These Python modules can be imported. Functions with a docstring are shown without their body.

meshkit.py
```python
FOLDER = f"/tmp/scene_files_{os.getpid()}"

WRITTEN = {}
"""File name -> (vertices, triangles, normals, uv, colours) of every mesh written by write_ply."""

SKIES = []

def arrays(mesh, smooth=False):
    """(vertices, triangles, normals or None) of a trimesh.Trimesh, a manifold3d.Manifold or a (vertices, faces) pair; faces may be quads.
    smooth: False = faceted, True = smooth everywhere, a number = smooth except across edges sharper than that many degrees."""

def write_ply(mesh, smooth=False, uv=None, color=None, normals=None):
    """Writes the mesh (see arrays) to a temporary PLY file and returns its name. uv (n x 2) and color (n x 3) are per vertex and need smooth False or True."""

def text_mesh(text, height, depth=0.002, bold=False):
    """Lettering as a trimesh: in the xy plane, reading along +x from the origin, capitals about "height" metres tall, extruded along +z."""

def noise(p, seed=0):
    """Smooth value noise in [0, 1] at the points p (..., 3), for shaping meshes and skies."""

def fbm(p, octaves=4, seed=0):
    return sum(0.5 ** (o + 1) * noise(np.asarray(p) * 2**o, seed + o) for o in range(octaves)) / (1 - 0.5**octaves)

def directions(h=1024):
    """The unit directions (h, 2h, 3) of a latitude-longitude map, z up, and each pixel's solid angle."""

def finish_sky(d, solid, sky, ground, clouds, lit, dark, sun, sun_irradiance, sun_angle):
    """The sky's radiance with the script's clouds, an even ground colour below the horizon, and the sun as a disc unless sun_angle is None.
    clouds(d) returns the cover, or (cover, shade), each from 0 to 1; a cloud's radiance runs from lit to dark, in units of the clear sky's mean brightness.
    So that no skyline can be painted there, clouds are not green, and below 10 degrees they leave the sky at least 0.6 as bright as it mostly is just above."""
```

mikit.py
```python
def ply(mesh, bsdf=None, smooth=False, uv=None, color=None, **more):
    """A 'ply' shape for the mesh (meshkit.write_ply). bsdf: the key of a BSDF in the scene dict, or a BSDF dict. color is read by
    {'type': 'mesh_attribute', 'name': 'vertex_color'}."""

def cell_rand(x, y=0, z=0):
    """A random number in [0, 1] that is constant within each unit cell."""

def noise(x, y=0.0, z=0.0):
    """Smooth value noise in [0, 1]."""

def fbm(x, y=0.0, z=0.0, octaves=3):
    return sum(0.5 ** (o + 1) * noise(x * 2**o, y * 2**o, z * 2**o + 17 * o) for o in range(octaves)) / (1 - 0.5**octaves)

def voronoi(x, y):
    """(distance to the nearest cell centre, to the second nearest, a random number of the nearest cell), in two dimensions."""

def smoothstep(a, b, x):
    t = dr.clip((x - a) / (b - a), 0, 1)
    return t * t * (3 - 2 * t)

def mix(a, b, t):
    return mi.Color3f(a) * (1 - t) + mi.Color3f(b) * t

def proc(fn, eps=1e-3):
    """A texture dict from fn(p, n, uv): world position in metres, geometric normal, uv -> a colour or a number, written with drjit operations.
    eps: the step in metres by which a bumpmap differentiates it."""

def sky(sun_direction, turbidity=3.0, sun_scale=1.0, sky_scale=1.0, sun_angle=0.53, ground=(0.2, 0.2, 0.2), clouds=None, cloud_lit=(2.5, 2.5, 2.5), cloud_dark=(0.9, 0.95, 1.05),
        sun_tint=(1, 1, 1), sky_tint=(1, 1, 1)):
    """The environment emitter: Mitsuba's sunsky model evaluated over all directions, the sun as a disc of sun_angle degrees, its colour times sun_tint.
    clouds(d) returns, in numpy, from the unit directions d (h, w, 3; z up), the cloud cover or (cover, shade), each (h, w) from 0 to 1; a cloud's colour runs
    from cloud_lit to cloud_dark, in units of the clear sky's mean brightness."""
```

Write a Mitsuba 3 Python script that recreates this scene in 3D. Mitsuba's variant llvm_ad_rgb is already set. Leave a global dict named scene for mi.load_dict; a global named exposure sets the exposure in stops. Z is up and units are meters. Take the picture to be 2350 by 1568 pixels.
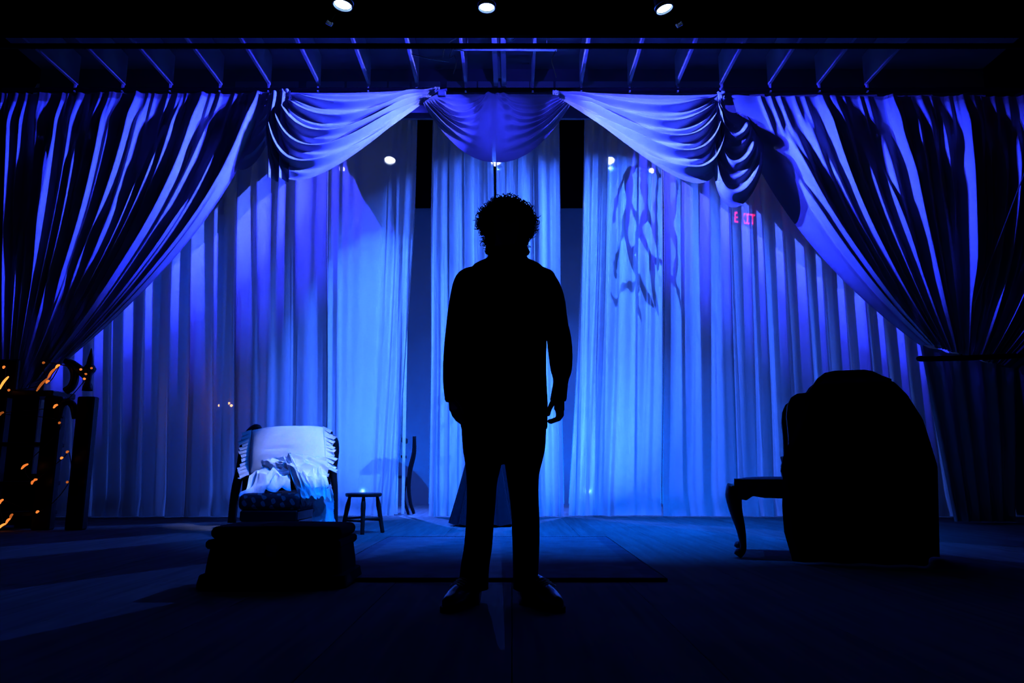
import math
import numpy as np
import trimesh
import manifold3d as m3
import mitsuba as mi
import drjit as dr
import mikit
import meshkit

# ------------------------------------------------------------------ camera, light levels, exposure
scene, labels = {}, {}
EYE = np.array([0.0, 0.0, 0.57])
PITCH = math.radians(9.88)
FOCAL = 1700.0
exposure = 0.0
CP, SP = math.cos(PITCH), math.sin(PITCH)
T = mi.ScalarTransform4f
scene['camera'] = {'type': 'perspective', 'fov': 2 * math.degrees(math.atan(1175 / FOCAL)), 'fov_axis': 'x', 'near_clip': 0.05, 'far_clip': 100.0,
                   'to_world': T().look_at(origin=EYE.tolist(), target=(EYE + [0, CP, SP]).tolist(), up=[0, 0, 1])}
KEY = np.array([0.028, 0.035, 1.0])       # congo blue front gel
BACK = np.array([0.029, 0.120, 1.0])      # lighter blue gel of the lamps behind the curtain
KEY_SIDE = np.array([0.019, 0.039, 1.0])  # gel of the two lamps on the drapes
DEEP = np.array([0.000, 0.075, 1.0])       # deep blue gel of the outer backlights
DOWN = np.array([0.000, 0.118, 1.0])       # medium blue of the downlights
SPECIAL = np.array([0.30, 0.40, 1.0])     # bed special
rng = np.random.default_rng(7)


def rgb(c):
    return {'type': 'rgb', 'value': [float(x) for x in np.broadcast_to(c, 3)]}


def spot(key, at_, to, intensity, cutoff, beam=None):
    scene[key] = {'type': 'spot', 'to_world': T().look_at(origin=[float(x) for x in at_], target=[float(x) for x in to], up=[0.03, 1, 0.02]),
                  'intensity': rgb(intensity), 'cutoff_angle': float(cutoff), 'beam_width': float(cutoff * 0.6 if beam is None else beam)}


# ------------------------------------------------------------------ helpers
def at(px, py, Y):
    """World point of the photograph's pixel at depth Y (used while laying the set out in metres)."""
    v = (784 - py) / FOCAL
    d = np.array([(px - 1175) / FOCAL, CP - v * SP, SP + v * CP])
    return EYE + d * (Y / d[1])


def floor_at(px, py):
    v = (784 - py) / FOCAL
    d = np.array([(px - 1175) / FOCAL, CP - v * SP, SP + v * CP])
    return EYE + d * (-EYE[2] / d[2])


def tag(key, label=None, category=None, group=None, kind=None):
    d = labels.setdefault(key, {})
    for k, v in (('label', label), ('category', category), ('group', group), ('kind', kind)):
        if v is not None:
            d[k] = v


def numbered(name):
    n, key = 0, name
    while key in scene or key in labels or any(k.startswith(key + '__') for k in scene):
        n += 1
        key = f'{name}_{n:03d}'
    return key


def put(name, mesh, bsdf, smooth=30, parent=None, label=None, **more):
    key = numbered((parent + '__' if parent else '') + name)
    scene[key] = mikit.ply(mesh, bsdf, smooth=smooth, **more)
    if label:
        tag(key, label)
    return key


def thing(name, label, category, group=None):
    key = numbered(name)
    tag(key, label, category, group)
    return key


def single(name, mesh, bsdf, label, category, smooth=30, group=None, kind=None, **more):
    key = put(name, mesh, bsdf, smooth, **more)
    tag(key, label, category, group, kind)
    return key


def cat(*ms):
    return trimesh.util.concatenate(list(ms))


def box(cx, cy, cz, sx, sy, sz, bevel=0.0):
    if bevel <= 0:
        m = trimesh.creation.box([sx, sy, sz])
    else:
        b = min(bevel, sx * .49, sy * .49, sz * .49)
        pts = []
        for ax in range(3):
            s = np.array([sx, sy, sz]) / 2 - b
            s[ax] += b
            pts += [[i * s[0], j * s[1], k * s[2]] for i in (-1, 1) for j in (-1, 1) for k in (-1, 1)]
        m = trimesh.convex.convex_hull(np.array(pts))
    m.apply_translation([cx, cy, cz])
    return m


def tube(points, radii, sides=10, cap=True):
    p = np.asarray(points, float)
    n = len(p)
    r = np.broadcast_to(np.asarray(radii, float), (n,))
    t = np.gradient(p, axis=0)
    t /= np.linalg.norm(t, axis=1, keepdims=True) + 1e-12
    a = np.cross(t[0], [0, 0, 1.0] if abs(t[0, 2]) < .9 else [1.0, 0, 0])
    A = []
    for i in range(n):
        a = a - t[i] * a.dot(t[i])
        a /= np.linalg.norm(a) + 1e-12
        A.append(a.copy())
    A = np.array(A)
    B = np.cross(t, A)
    ang = np.arange(sides) * 2 * np.pi / sides
    v = (p[:, None] + r[:, None, None] * (np.cos(ang)[None, :, None] * A[:, None] + np.sin(ang)[None, :, None] * B[:, None])).reshape(-1, 3)
    i, j = np.meshgrid(np.arange(n - 1), np.arange(sides), indexing='ij')
    j2 = (j + 1) % sides
    f = [np.stack([i * sides + j, i * sides + j2, (i + 1) * sides + j2], -1).reshape(-1, 3),
         np.stack([i * sides + j, (i + 1) * sides + j2, (i + 1) * sides + j], -1).reshape(-1, 3)]
    if cap:
        v = np.vstack([v, p[:1], p[-1:]])
        k = np.arange(sides)
        k2 = (k + 1) % sides
        f += [np.stack([k2, k, 0 * k + n * sides], 1), np.stack([(n - 1) * sides + k, (n - 1) * sides + k2, 0 * k + n * sides + 1], 1)]
    return trimesh.Trimesh(v, np.vstack(f), process=False)


def spline(pts, n=40):
    """Catmull-Rom through the points."""
    p = np.asarray(pts, float)
    p = np.vstack([2 * p[0] - p[1], p, 2 * p[-1] - p[-2]])
    out = []
    m = len(p) - 3
    for s in np.linspace(0, m - 1e-6, n):
        k = int(s)
        t = s - k
        a, b, c, d = p[k:k + 4]
        out.append(.5 * (2 * b + (c - a) * t + (2 * a - 5 * b + 4 * c - d) * t * t + (3 * b - a - 3 * c + d) * t ** 3))
    return np.array(out)


def lathe(profile, n=28, center=(0, 0, 0)):
    """profile: (r, z) rows from bottom to top."""
    pr = np.asarray(profile, float)
    m = trimesh.creation.revolve(pr, sections=n)
    m.apply_translation(center)
    return m


def grid(P):
    nu, nv = P.shape[:2]
    i, j = np.meshgrid(np.arange(nu - 1), np.arange(nv - 1), indexing='ij')
    a = i * nv + j
    f = np.vstack([np.stack([a, a + nv, a + nv + 1], -1).reshape(-1, 3), np.stack([a, a + nv + 1, a + 1], -1).reshape(-1, 3)])
    return trimesh.Trimesh(P.reshape(-1, 3), f, process=False)


def loft(sections, n=32, power=2.0):
    """sections: rows (x, y, z, rx, ry); closed surface through stacked super-ellipses, in order."""
    s = np.asarray(sections, float)
    ang = np.arange(n) * 2 * np.pi / n
    c, q = np.cos(ang), np.sin(ang)
    e = 2.0 / power
    cx, qy = np.sign(c) * np.abs(c) ** e, np.sign(q) * np.abs(q) ** e
    v = np.stack([s[:, None, 0] + s[:, None, 3] * cx, s[:, None, 1] + s[:, None, 4] * qy, np.repeat(s[:, 2:3], n, 1)], -1).reshape(-1, 3)
    k = len(s)
    i, j = np.meshgrid(np.arange(k - 1), np.arange(n), indexing='ij')
    j2 = (j + 1) % n
    f = [np.stack([i * n + j, i * n + j2, (i + 1) * n + j2], -1).reshape(-1, 3), np.stack([i * n + j, (i + 1) * n + j2, (i + 1) * n + j], -1).reshape(-1, 3)]
    v = np.vstack([v, s[:1, :3], s[-1:, :3]])
    a = np.arange(n)
    b = (a + 1) % n
    f += [np.stack([b, a, 0 * a + k * n], 1), np.stack([(k - 1) * n + a, (k - 1) * n + b, 0 * a + k * n + 1], 1)]
    m = trimesh.Trimesh(v, np.vstack(f), process=False)
    if m.volume < 0:
        m.invert()
    return m


def resample(sections, n=24):
    return spline(np.asarray(sections, float), n)


def mani(m):
    return m3.Manifold(m3.Mesh(np.asarray(m.vertices, np.float32), np.asarray(m.faces, np.uint32)))


def ball(c, r, n=16):
    return m3.Manifold.sphere(float(r), n).translate([float(x) for x in c])


def bone(a, ra, b, rb, n=16):
    return m3.Manifold.batch_hull([ball(a, ra, n), ball(b, rb, n)])


def fuse(parts, length=0.02, rounds=10):
    out = parts[0]
    for p in parts[1:]:
        out = out + p
    out = out.refine_to_length(length)
    mm = out.to_mesh()
    t = trimesh.Trimesh(mm.vert_properties[:, :3], mm.tri_verts, process=True)
    if rounds:
        trimesh.smoothing.filter_taubin(t, iterations=rounds)
    return t


def smoothstep(a, b, x):
    t = np.clip((x - a) / (b - a), 0, 1)
    return t * t * (3 - 2 * t)


def n1(x, seed=0, y=0.0):
    x = np.asarray(x, float)
    return meshkit.noise(np.stack([x, np.broadcast_to(np.asarray(y, float), x.shape), 0 * x + .37], -1), seed) * 2 - 1


# ------------------------------------------------------------------ materials
def bsdf(key, d):
    scene[key] = d


def principled(c, rough=.5, spec=.5, **k):
    return {'type': 'twosided', 'b': {'type': 'principled', 'base_color': c if isinstance(c, dict) else rgb(c), 'roughness': rough, 'specular': spec, **k}}


def floor_color(p, n, uv):
    board = mikit.cell_rand(dr.floor(p.x / 0.60 + 100.0), dr.floor(p.y / 3.4))
    g = mikit.fbm(p.x * 34.0, p.y * 1.6, 3.0, 3)
    scuff = mikit.smoothstep(.52, .75, mikit.fbm(p.x * 2.3, p.y * 1.1, 9.0, 3))
    v = .085 + .016 * board + .045 * (g - .5) + .026 * scuff
    return mi.Color3f(v * 1.0, v * .93, v * .86)


def rug_color(p, n, uv):
    w = .5 + .5 * dr.sin(p.y * 420.0) * dr.sin(p.x * 260.0)
    v = .060 + .02 * w + .05 * mikit.fbm(p.x * 9.0, p.y * 9.0, 1.0, 3)
    edge = mikit.smoothstep(.60, .62, dr.maximum(dr.abs(p.x + .13) / 1.36, dr.abs(p.y - 5.23) / 1.95))
    return mikit.mix(mi.Color3f(v, v * .95, v * .98), mi.Color3f(v * .75, v * .7, v * .8), edge)


def wood_color(p, n, uv):
    g = mikit.fbm(p.x * 14.0, p.y * 14.0, p.z * 3.0, 3)
    return mikit.mix(mi.Color3f(.010, .006, .004), mi.Color3f(.026, .016, .010), g)


def brocade(p, n, uv):
    a = dr.sin(p.x * 70.0 + 2.5 * mikit.noise(p.x * 9.0, p.y * 9.0, p.z * 9.0)) * dr.sin(p.y * 55.0) + dr.sin(p.z * 90.0 + p.x * 40.0) * .5
    f = mikit.smoothstep(.35, .5, a)
    return mikit.mix(mi.Color3f(.006, .006, .008), mi.Color3f(.08, .08, .09), f)


def linen_bump(p, n, uv):
    return .5 + .25 * dr.sin(p.x * 700.0 + p.z * 300.0) + .25 * dr.sin(p.z * 700.0 - p.x * 250.0)


bsdf('floor_paint', {'type': 'twosided', 'b': {'type': 'diffuse', 'reflectance': mikit.proc(floor_color)}})
bsdf('rug_pile', {'type': 'twosided', 'b': {'type': 'diffuse', 'reflectance': mikit.proc(rug_color)}})
bsdf('rug_edge', principled([.02, .02, .025], .95, .05))
bsdf('black_paint', principled([.004, .004, .004], .9, .05))
bsdf('velour', principled([.002, .002, .002], 1.0, 0.0))
bsdf('back_wall', principled([.16, .16, .165], .9, .05))
bsdf('joist_paint', principled([.34, .34, .36], .8, .2))
bsdf('deck_paint', principled([.16, .16, .17], .9, .1))
bsdf('steel', principled([.05, .05, .055], .4, .5, metallic=.4))
bsdf('pipe_metal', principled([.35, .35, .36], .35, .5, metallic=.7))
bsdf('dark_wood', principled(mikit.proc(wood_color), .45, .3))
bsdf('lacquer', principled([.006, .005, .005], .35, .22))
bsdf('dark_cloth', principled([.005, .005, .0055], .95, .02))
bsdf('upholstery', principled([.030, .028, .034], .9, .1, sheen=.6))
bsdf('brocade', principled(mikit.proc(brocade), .6, .3))
bsdf('suit', principled([.003, .003, .003], .95, .02))
bsdf('skin', principled([.10, .065, .05], .6, .2))
bsdf('hair_black', principled([.004, .003, .003], .7, .15))
bsdf('shoe_leather', principled([.015, .014, .014], .3, .5))
bsdf('skirt_cloth', principled([.006, .009, .013], .9, .1, sheen=.3))
bsdf('white_linen', {'type': 'twosided', 'b': {'type': 'bumpmap', 'arbitrary': mikit.proc(linen_bump), 'scale': .0012,
                     'nested': {'type': 'principled', 'base_color': rgb([.82, .82, .80]), 'roughness': .9, 'specular': .1, 'sheen': .3}}})
bsdf('white_cotton', principled([.80, .80, .79], .85, .15, sheen=.3))
bsdf('sheer', {'type': 'principledthin', 'base_color': rgb([.72, .72, .72]), 'roughness': .03, 'spec_trans': .16, 'diff_trans': 1.0, 'eta': 1.2})
bsdf('satin', {'type': 'principledthin', 'base_color': rgb([.35, .35, .36]), 'roughness': .35, 'spec_trans': .04, 'diff_trans': .10, 'eta': 1.35, 'sheen': .2})
bsdf('drape_cloth', {'type': 'principledthin', 'base_color': rgb([.30, .30, .31]), 'roughness': .06, 'spec_trans': .09, 'diff_trans': .05, 'eta': 1.35})
bsdf('wire_black', principled([.01, .01, .01], .6, .2))
bsdf('green_needles', principled([.015, .03, .018], .8, .2))
bsdf('bark', principled([.03, .022, .016], .9, .1))

# ------------------------------------------------------------------ the setting
YD, YC, YB = 8.5, 9.5, 12.6              # drapes and swags; sheer curtain; back wall
W = 6.6
rows = [(-2.0, 1.4), (1.4, 4.8), (4.8, 8.2), (8.2, 12.6)]
plank_x = np.arange(-11, 11)
tag('floor', 'dark painted boards of the stage floor running away from the viewer', None, kind='structure')
scene['floor'] = mikit.ply(box(0, 5.3, -.06, 2 * W, 14.6, .08), 'black_paint', smooth=False)
for ix in plank_x:
    for k, (y0, y1) in enumerate(rows):
        off = (ix % 2) * .9
        a, b = max(-2, y0 - off), min(12.6, y1 - off if k < 3 else y1)
        put('plank', box((ix + .5) * .60, (a + b) / 2, -.011, .5975, b - a - .003, .022, .0015), 'floor_paint', False, 'floor')
for name, m, mat, lab in (
        ('wall_back', box(0, YB + .1, 3.2, 2 * W, .2, 7.0), 'back_wall', 'plain wall behind the sheer curtain, lit blue low down'),
        ('wall_left', box(-W - .1, 5.3, 3.2, .2, 15.0, 7.0), 'black_paint', 'black side wall of the stage on the left'),
        ('wall_right', box(W + .1, 5.3, 3.2, .2, 15.0, 7.0), 'black_paint', 'black side wall of the stage on the right'),
        ('wall_front', box(0, -2.1, 3.2, 2 * W + .4, .2, 7.0), 'black_paint', 'black wall behind the audience'),
        ('ceiling', box(0, 5.3, 6.75, 2 * W + .4, 15.0, .1), 'black_paint', 'black ceiling above the stage')):
    scene[name] = mikit.ply(m, mat, smooth=False)
    tag(name, lab, None, kind='structure')

# roof bay with joists above the batten
ZJ = at(612, 186, YD + .05)[2]           # underside of the joists
zr = ZJ + .42
tag('ceiling_001', 'low roof bay with lit joists above the swags', None, kind='structure')
scene['ceiling_001'] = mikit.ply(cat(box(0, 8.0, zr + .02, 12.4, 2.1, .04)), 'deck_paint', smooth=False)
put('header', box(0, 9.02, ZJ + .1, 12.4, .05, .75, .004), 'deck_paint', False, 'ceiling_001')
for px in (165, 275, 385, 500, 612, 727, 843, 955, 1068, 1223, 1335, 1447, 1558, 1660, 1772, 1885, 1996):
    x = at(px, 186, YD + .05)[0]
    put('joist', cat(box(x, 7.86, ZJ + .2, .035, 1.6, .40, .003), box(x, 8.63, ZJ - .045, .022, .03, .12)), 'joist_paint', False, 'ceiling_001')
xb = at(1147, 186, YD)[0]
put('beam', cat(box(xb - .05, 7.86, ZJ + .19, .06, 1.6, .40, .004), box(xb + .05, 7.86, ZJ + .19, .06, 1.6, .40, .004), box(xb, 7.86, ZJ + .25, .05, 1.6, .3)), 'joist_paint', False, 'ceiling_001')
zs = at(1175, 84, 6.1)[2]
single('soffit_border', box(0, 6.1, (zs + 6.69) / 2, 12.6, .05, 6.69 - zs, .004), 'velour', 'black border cloth hanging across the stage above the joists', 'border curtain', smooth=False)
# dark pipes
zp = at(1175, 106, 6.3)[2]
single('lighting_pipe', tube([[-6.4, 6.3, zp], [6.4, 6.3, zp]], .025, 14), 'black_paint', 'long dark pipe crossing the stage below the joists', 'pipe')
pa, pb = at(1050, 112, 7.7), at(1278, 113, 7.7)
single('short_pipe', cat(tube([pa, pb], .024, 14), *[tube([q, [q[0], q[1], ZJ + .415]], .005, 6) for q in (pa * .9 + pb * .1, pa * .1 + pb * .9)]), 'pipe_metal', 'short lit metal pipe under the middle joists', 'pipe')
zb = at(1175, 205, YD + .12)[2]
single('curtain_batten', cat(tube([[-6.4, YD + .14, zb], [6.4, YD + .14, zb]], .03, 14)), 'black_paint', 'dark batten along which swags and drapes are hung', 'pipe')
tile = thing('valance_board', 'row of blue boards just above the swags', 'board')
zt = at(1175, 199, YD + .3)[2]
for (a, b) in ((540, 685), (703, 790), (796, 888), (892, 940), (945, 1010), (1025, 1094), (1097, 1215), (1217, 1270), (1275, 1330), (1335, 1445), (1450, 1550), (1560, 1660)):
    xa, xc = at(a, 199, YD + .3)[0], at(b, 199, YD + .3)[0]
    put('panel', box((xa + xc) / 2, YD + .3, zt, xc - xa, .02, .14, .003), 'joist_paint', False, tile)


# ------------------------------------------------------------------ cloth
def ridge(u, steep=2.5):
    """A fold crest at u = 0: gentle on the negative side, steep on the positive one."""
    return np.where(u < 0, np.exp(-(u / 1.0) ** 2), np.exp(-(u * steep / 1.6) ** 2))


def bez(P, u):
    u = u[..., None]
    if len(P) == 3:
        return (1 - u) ** 2 * P[0] + 2 * u * (1 - u) * P[1] + u ** 2 * P[2]
    return (1 - u) ** 3 * P[0] + 3 * u * (1 - u) ** 2 * P[1] + 3 * u ** 2 * (1 - u) * P[2] + u ** 3 * P[3]


def drape(side, nu=1000, nv=150):
    """A main drape gathered at the batten and swept to a tie-back; s = 1 is the inner edge."""
    r = np.random.default_rng(11 if side < 0 else 23)
    if side < 0:
        top = lambda s: np.stack([-380 + s * 998, 216 + 0 * s], -1)
        knot = lambda s: np.stack([-60 + 175 * s, 960 - 95 * s], -1)
        ctrl = lambda s: np.stack([-330 + s * 820 + 60 * s ** 3, 600 - 80 * s], -1)
        falling = [(-90, 960), (115, 1300)]
    else:
        top = lambda s: np.stack([2760 - s * 1085, 222 + 0 * s], -1)
        knot = lambda s: np.stack([2330 - 215 * s, 850 - 60 * s], -1)
        ctrl = lambda s: np.stack([2730 - s * 950 + 5 * s ** 3, 560 - 10 * s], -1)
    s = np.linspace(0, 1, nu)
    t = np.linspace(0, 1, nv)
    S, Tt = np.meshgrid(s, t, indexing='ij')
    px = bez([top(S), ctrl(S), knot(S)], Tt)
    # fold field across s
    nf = 40 if side < 0 else 38
    cent = np.sort((np.arange(nf) + .5 + r.uniform(-.33, .33, nf)) / nf)
    cent = cent[cent < (.985 if side < 0 else .945)]
    d = np.zeros_like(S)
    lat = np.zeros_like(S)
    for i, c in enumerate(cent):
        wid = (.25 + .30 * r.random()) / nf
        drift = (n1(t * 1.3, 100 + i) * .35 / nf)[None, :]
        born = r.uniform(-.25, .12) if r.random() < .8 else r.uniform(.05, .35)
        die = 1.15 if r.random() < .75 else r.uniform(.55, .95)
        env = smoothstep(born, born + .22, Tt) * (1 - smoothstep(die - .25, die, Tt))
        u = (S - c - drift) / wid * (1 if side < 0 else 1)
        a = r.uniform(.65, 1.15)
        d += a * env * ridge(u, 1.9)
        # tight secondary pleat near the heading
        d += .35 * (1 - smoothstep(.0, .18, Tt)) * np.exp(-((S - c - .3 / nf) / (wid * .45)) ** 2)
    amp = .175 * (1 - .45 * smoothstep(.55, 1, Tt)) * (.35 + .65 * smoothstep(0, .12, Tt))
    d = d * amp
    edge = smoothstep(.93, 1.0, S) if side > 0 else smoothstep(.975, 1.0, S)
    d = d * (1 - edge) + edge * (.05 - (.0 if side < 0 else .0))
    P = np.zeros((nu, nv, 3))
    Yb = YD - .14 - .12 * smoothstep(.2, 1, Tt)
    v = (784 - px[..., 1]) / FOCAL
    D = np.stack([(px[..., 0] - 1175) / FOCAL, CP - v * SP, SP + v * CP], -1)
    P = EYE + D * (Yb / D[..., 1])[..., None]
    P[..., 1] -= d
    P[..., 0] += side * -.25 * (d - amp * .5) * (1 - edge)
    if side > 0:
        P[..., 1] += .10 * smoothstep(.94, 1, S) * smoothstep(0, .2, Tt)   # flat hem band turned to the middle of the stage
    return grid(P), (lambda ss: P[int(ss * (nu - 1)), -1])


def tail(a, b, x0, x1, seed, n=160, m=50):
    """The part of a drape that falls from its tie-back to the floor."""
    s, t = np.linspace(0, 1, n), np.linspace(0, 1, m)
    S, Tt = np.meshgrid(s, t, indexing='ij')
    top = a[None] * (1 - s[:, None]) + b[None] * s[:, None]
    X = top[:, 0][:, None] * (1 - Tt) + (x0 + (x1 - x0) * S) * Tt
    Z = top[:, 2][:, None] * (1 - Tt) + .015 * Tt
    Y = top[:, 1][:, None] * (1 - Tt) + (YD - .1) * Tt - .05 * np.sin(S * 34 + n1(Tt * 2, seed)) * (.5 + .5 * Tt)
    return grid(np.stack([X, Y, Z], -1))


def tieback(a, b):
    c = (a + b) / 2
    h = np.linalg.norm(b - a) / 2
    ang = np.linspace(0, 2 * np.pi, 40)
    pts = np.stack([c[0] + (h + .02) * np.cos(ang), c[1] - .02 + .17 * np.sin(ang), c[2] + .02 * np.cos(ang) + .03 * np.sin(ang)], -1)
    return tube(pts, .03, 8, False)


for side, lab in ((-1, 'long pleated drape swept back on the left side of the stage'), (1, 'long pleated drape swept back on the right side of the stage')):
    k = thing('stage_drape', lab, 'curtain', None)
    m, endp = drape(side)
    put('cloth', m, 'drape_cloth', True, k)
    a, b = endp(0.0), endp(1.0)
    put('tail', tail(a, b, a[0] - .1 * side, b[0] + .25 * side, 5 + side), 'drape_cloth', True, k)
    put('tieback', tieback(a, b), 'dark_cloth', True, k)


def swag(rowsT, rowsB, crests, nu=260, nv=260, amp=.15, Y=YD - .12, pin=.16, center=False, seed=0, wfold=.042):
    u = np.linspace(0, 1, nu)
    t = np.linspace(0, 1, nv)
    U, Tt = np.meshgrid(u, t, indexing='ij')
    A, B = [np.array(p, float) for p in rowsT], [np.array(p, float) for p in rowsB]
    px = np.zeros(U.shape + (2,))
    for k, bern in enumerate(((1 - U) ** 3, 3 * U * (1 - U) ** 2, 3 * U ** 2 * (1 - U), U ** 3)):
        px += bern[..., None] * (A[k] * (1 - Tt[..., None]) + B[k] * Tt[..., None])
    d = np.zeros_like(U)
    r = np.random.default_rng(50 + seed)
    for i, (c, a, u0, u1) in enumerate(crests):
        wv = (n1(u * 2.2, 300 + i + seed) * .018)[:, None]
        env = smoothstep(u0 - .12, u0 + .12, U) * (1 - smoothstep(u1 - .22, u1 + .12, U))
        x = (Tt - c - wv) / wfold
        d += a * env * ridge(x, 2.2)
    pinch = smoothstep(0, pin, U) * smoothstep(0, pin, 1 - U)
    d = d * amp * (.25 + .75 * pinch) + .10 * pinch * np.sin(np.pi * np.clip(Tt, 0, 1) * .5)
    v = (784 - px[..., 1]) / FOCAL
    D = np.stack([(px[..., 0] - 1175) / FOCAL, CP - v * SP, SP + v * CP], -1)
    P = EYE + D * (Y / D[..., 1])[..., None]
    P[..., 1] -= d
    return P


# left swag
cr = [(.09, .6, .1, .8), (.17, 1., .05, 1.1), (.27, .7, .1, .75), (.345, 1.15, .05, 1.1), (.44, .7, .08, .8), (.52, 1.25, .03, 1.1), (.585, .6, .15, .7), (.68, 1.15, .03, .98), (.745, .6, .08, .62), (.84, 1.1, .03, .75), (.93, .7, .02, .5)]
k = thing('swag', 'pale satin swag gathered at its left end, left of the middle swag', 'swag')
P = swag([(662, 212), (780, 216), (890, 212), (990, 203)], [(616, 215), (596, 520), (725, 460), (1006, 207)], cr)
put('cloth', grid(P), 'satin', True, k)
kn = [at(655, 219, YD - .2), at(1003, 207, YD - .2)]


def knot_mesh(c, r=.07, seed=0):
    rr = np.random.default_rng(seed)
    parts = []
    for i in range(7):
        a = rr.uniform(-1, 1, 3) * r * .7
        b = rr.uniform(-1, 1, 3) * r * .9
        parts.append(tube(spline([c + a, c + (a + b) / 2 + rr.uniform(-1, 1, 3) * r * .5, c + b], 10), np.linspace(.30, .18, 10) * r + .004, 8))
    return cat(*parts)


put('gathered_knot', knot_mesh(kn[0], .075, 3), 'satin', True, k)
put('gathered_knot', knot_mesh(kn[1], .04, 4), 'satin', True, k)
# tails hanging at the left end of that swag
def jabot(pxa, pxb, ytop, ybot_a, ybot_b, nfold, seed, Y=YD - .1):
    s, t = np.linspace(0, 1, 140), np.linspace(0, 1, 90)
    S, Tt = np.meshgrid(s, t, indexing='ij')
    r = np.random.default_rng(seed)
    pin = (pxa[0] + (pxb[0] - pxa[0]) * S)
    X = pin * (1 - smoothstep(0, .6, Tt)) + (pxa[1] + (pxb[1] - pxa[1]) * S) * smoothstep(0, .6, Tt)
    Yp = ytop + (ybot_a + (ybot_b - ybot_a) * S - ytop) * Tt
    v = (784 - Yp) / FOCAL
    D = np.stack([(X - 1175) / FOCAL, CP - v * SP, SP + v * CP], -1)
    P = EYE + D * (Y / D[..., 1])[..., None]
    P[..., 1] -= .07 * np.sin(S * 2 * np.pi * nfold + 1.5 * n1(Tt * 1.5, seed)) * (.3 + .7 * smoothstep(0, .3, Tt))
    return grid(P)


put('tail', jabot((622, 612), (668, 668), 209, 411, 414, 2.3, 4, YD - .26), 'satin', True, k)
k2 = thing('swag', 'dark shadowed end of cloth hanging in a loop beside the left drape', 'swag')
P = swag([(598, 225), (600, 250), (612, 250), (618, 225)], [(560, 300), (500, 430), (600, 430), (630, 300)], [(.3, .8, .1, .9), (.55, .8, .1, .9), (.8, .8, .1, .9)], 100, 100, amp=.05, Y=YD + .06)
put('cloth', grid(P), 'satin', True, k2)

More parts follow.
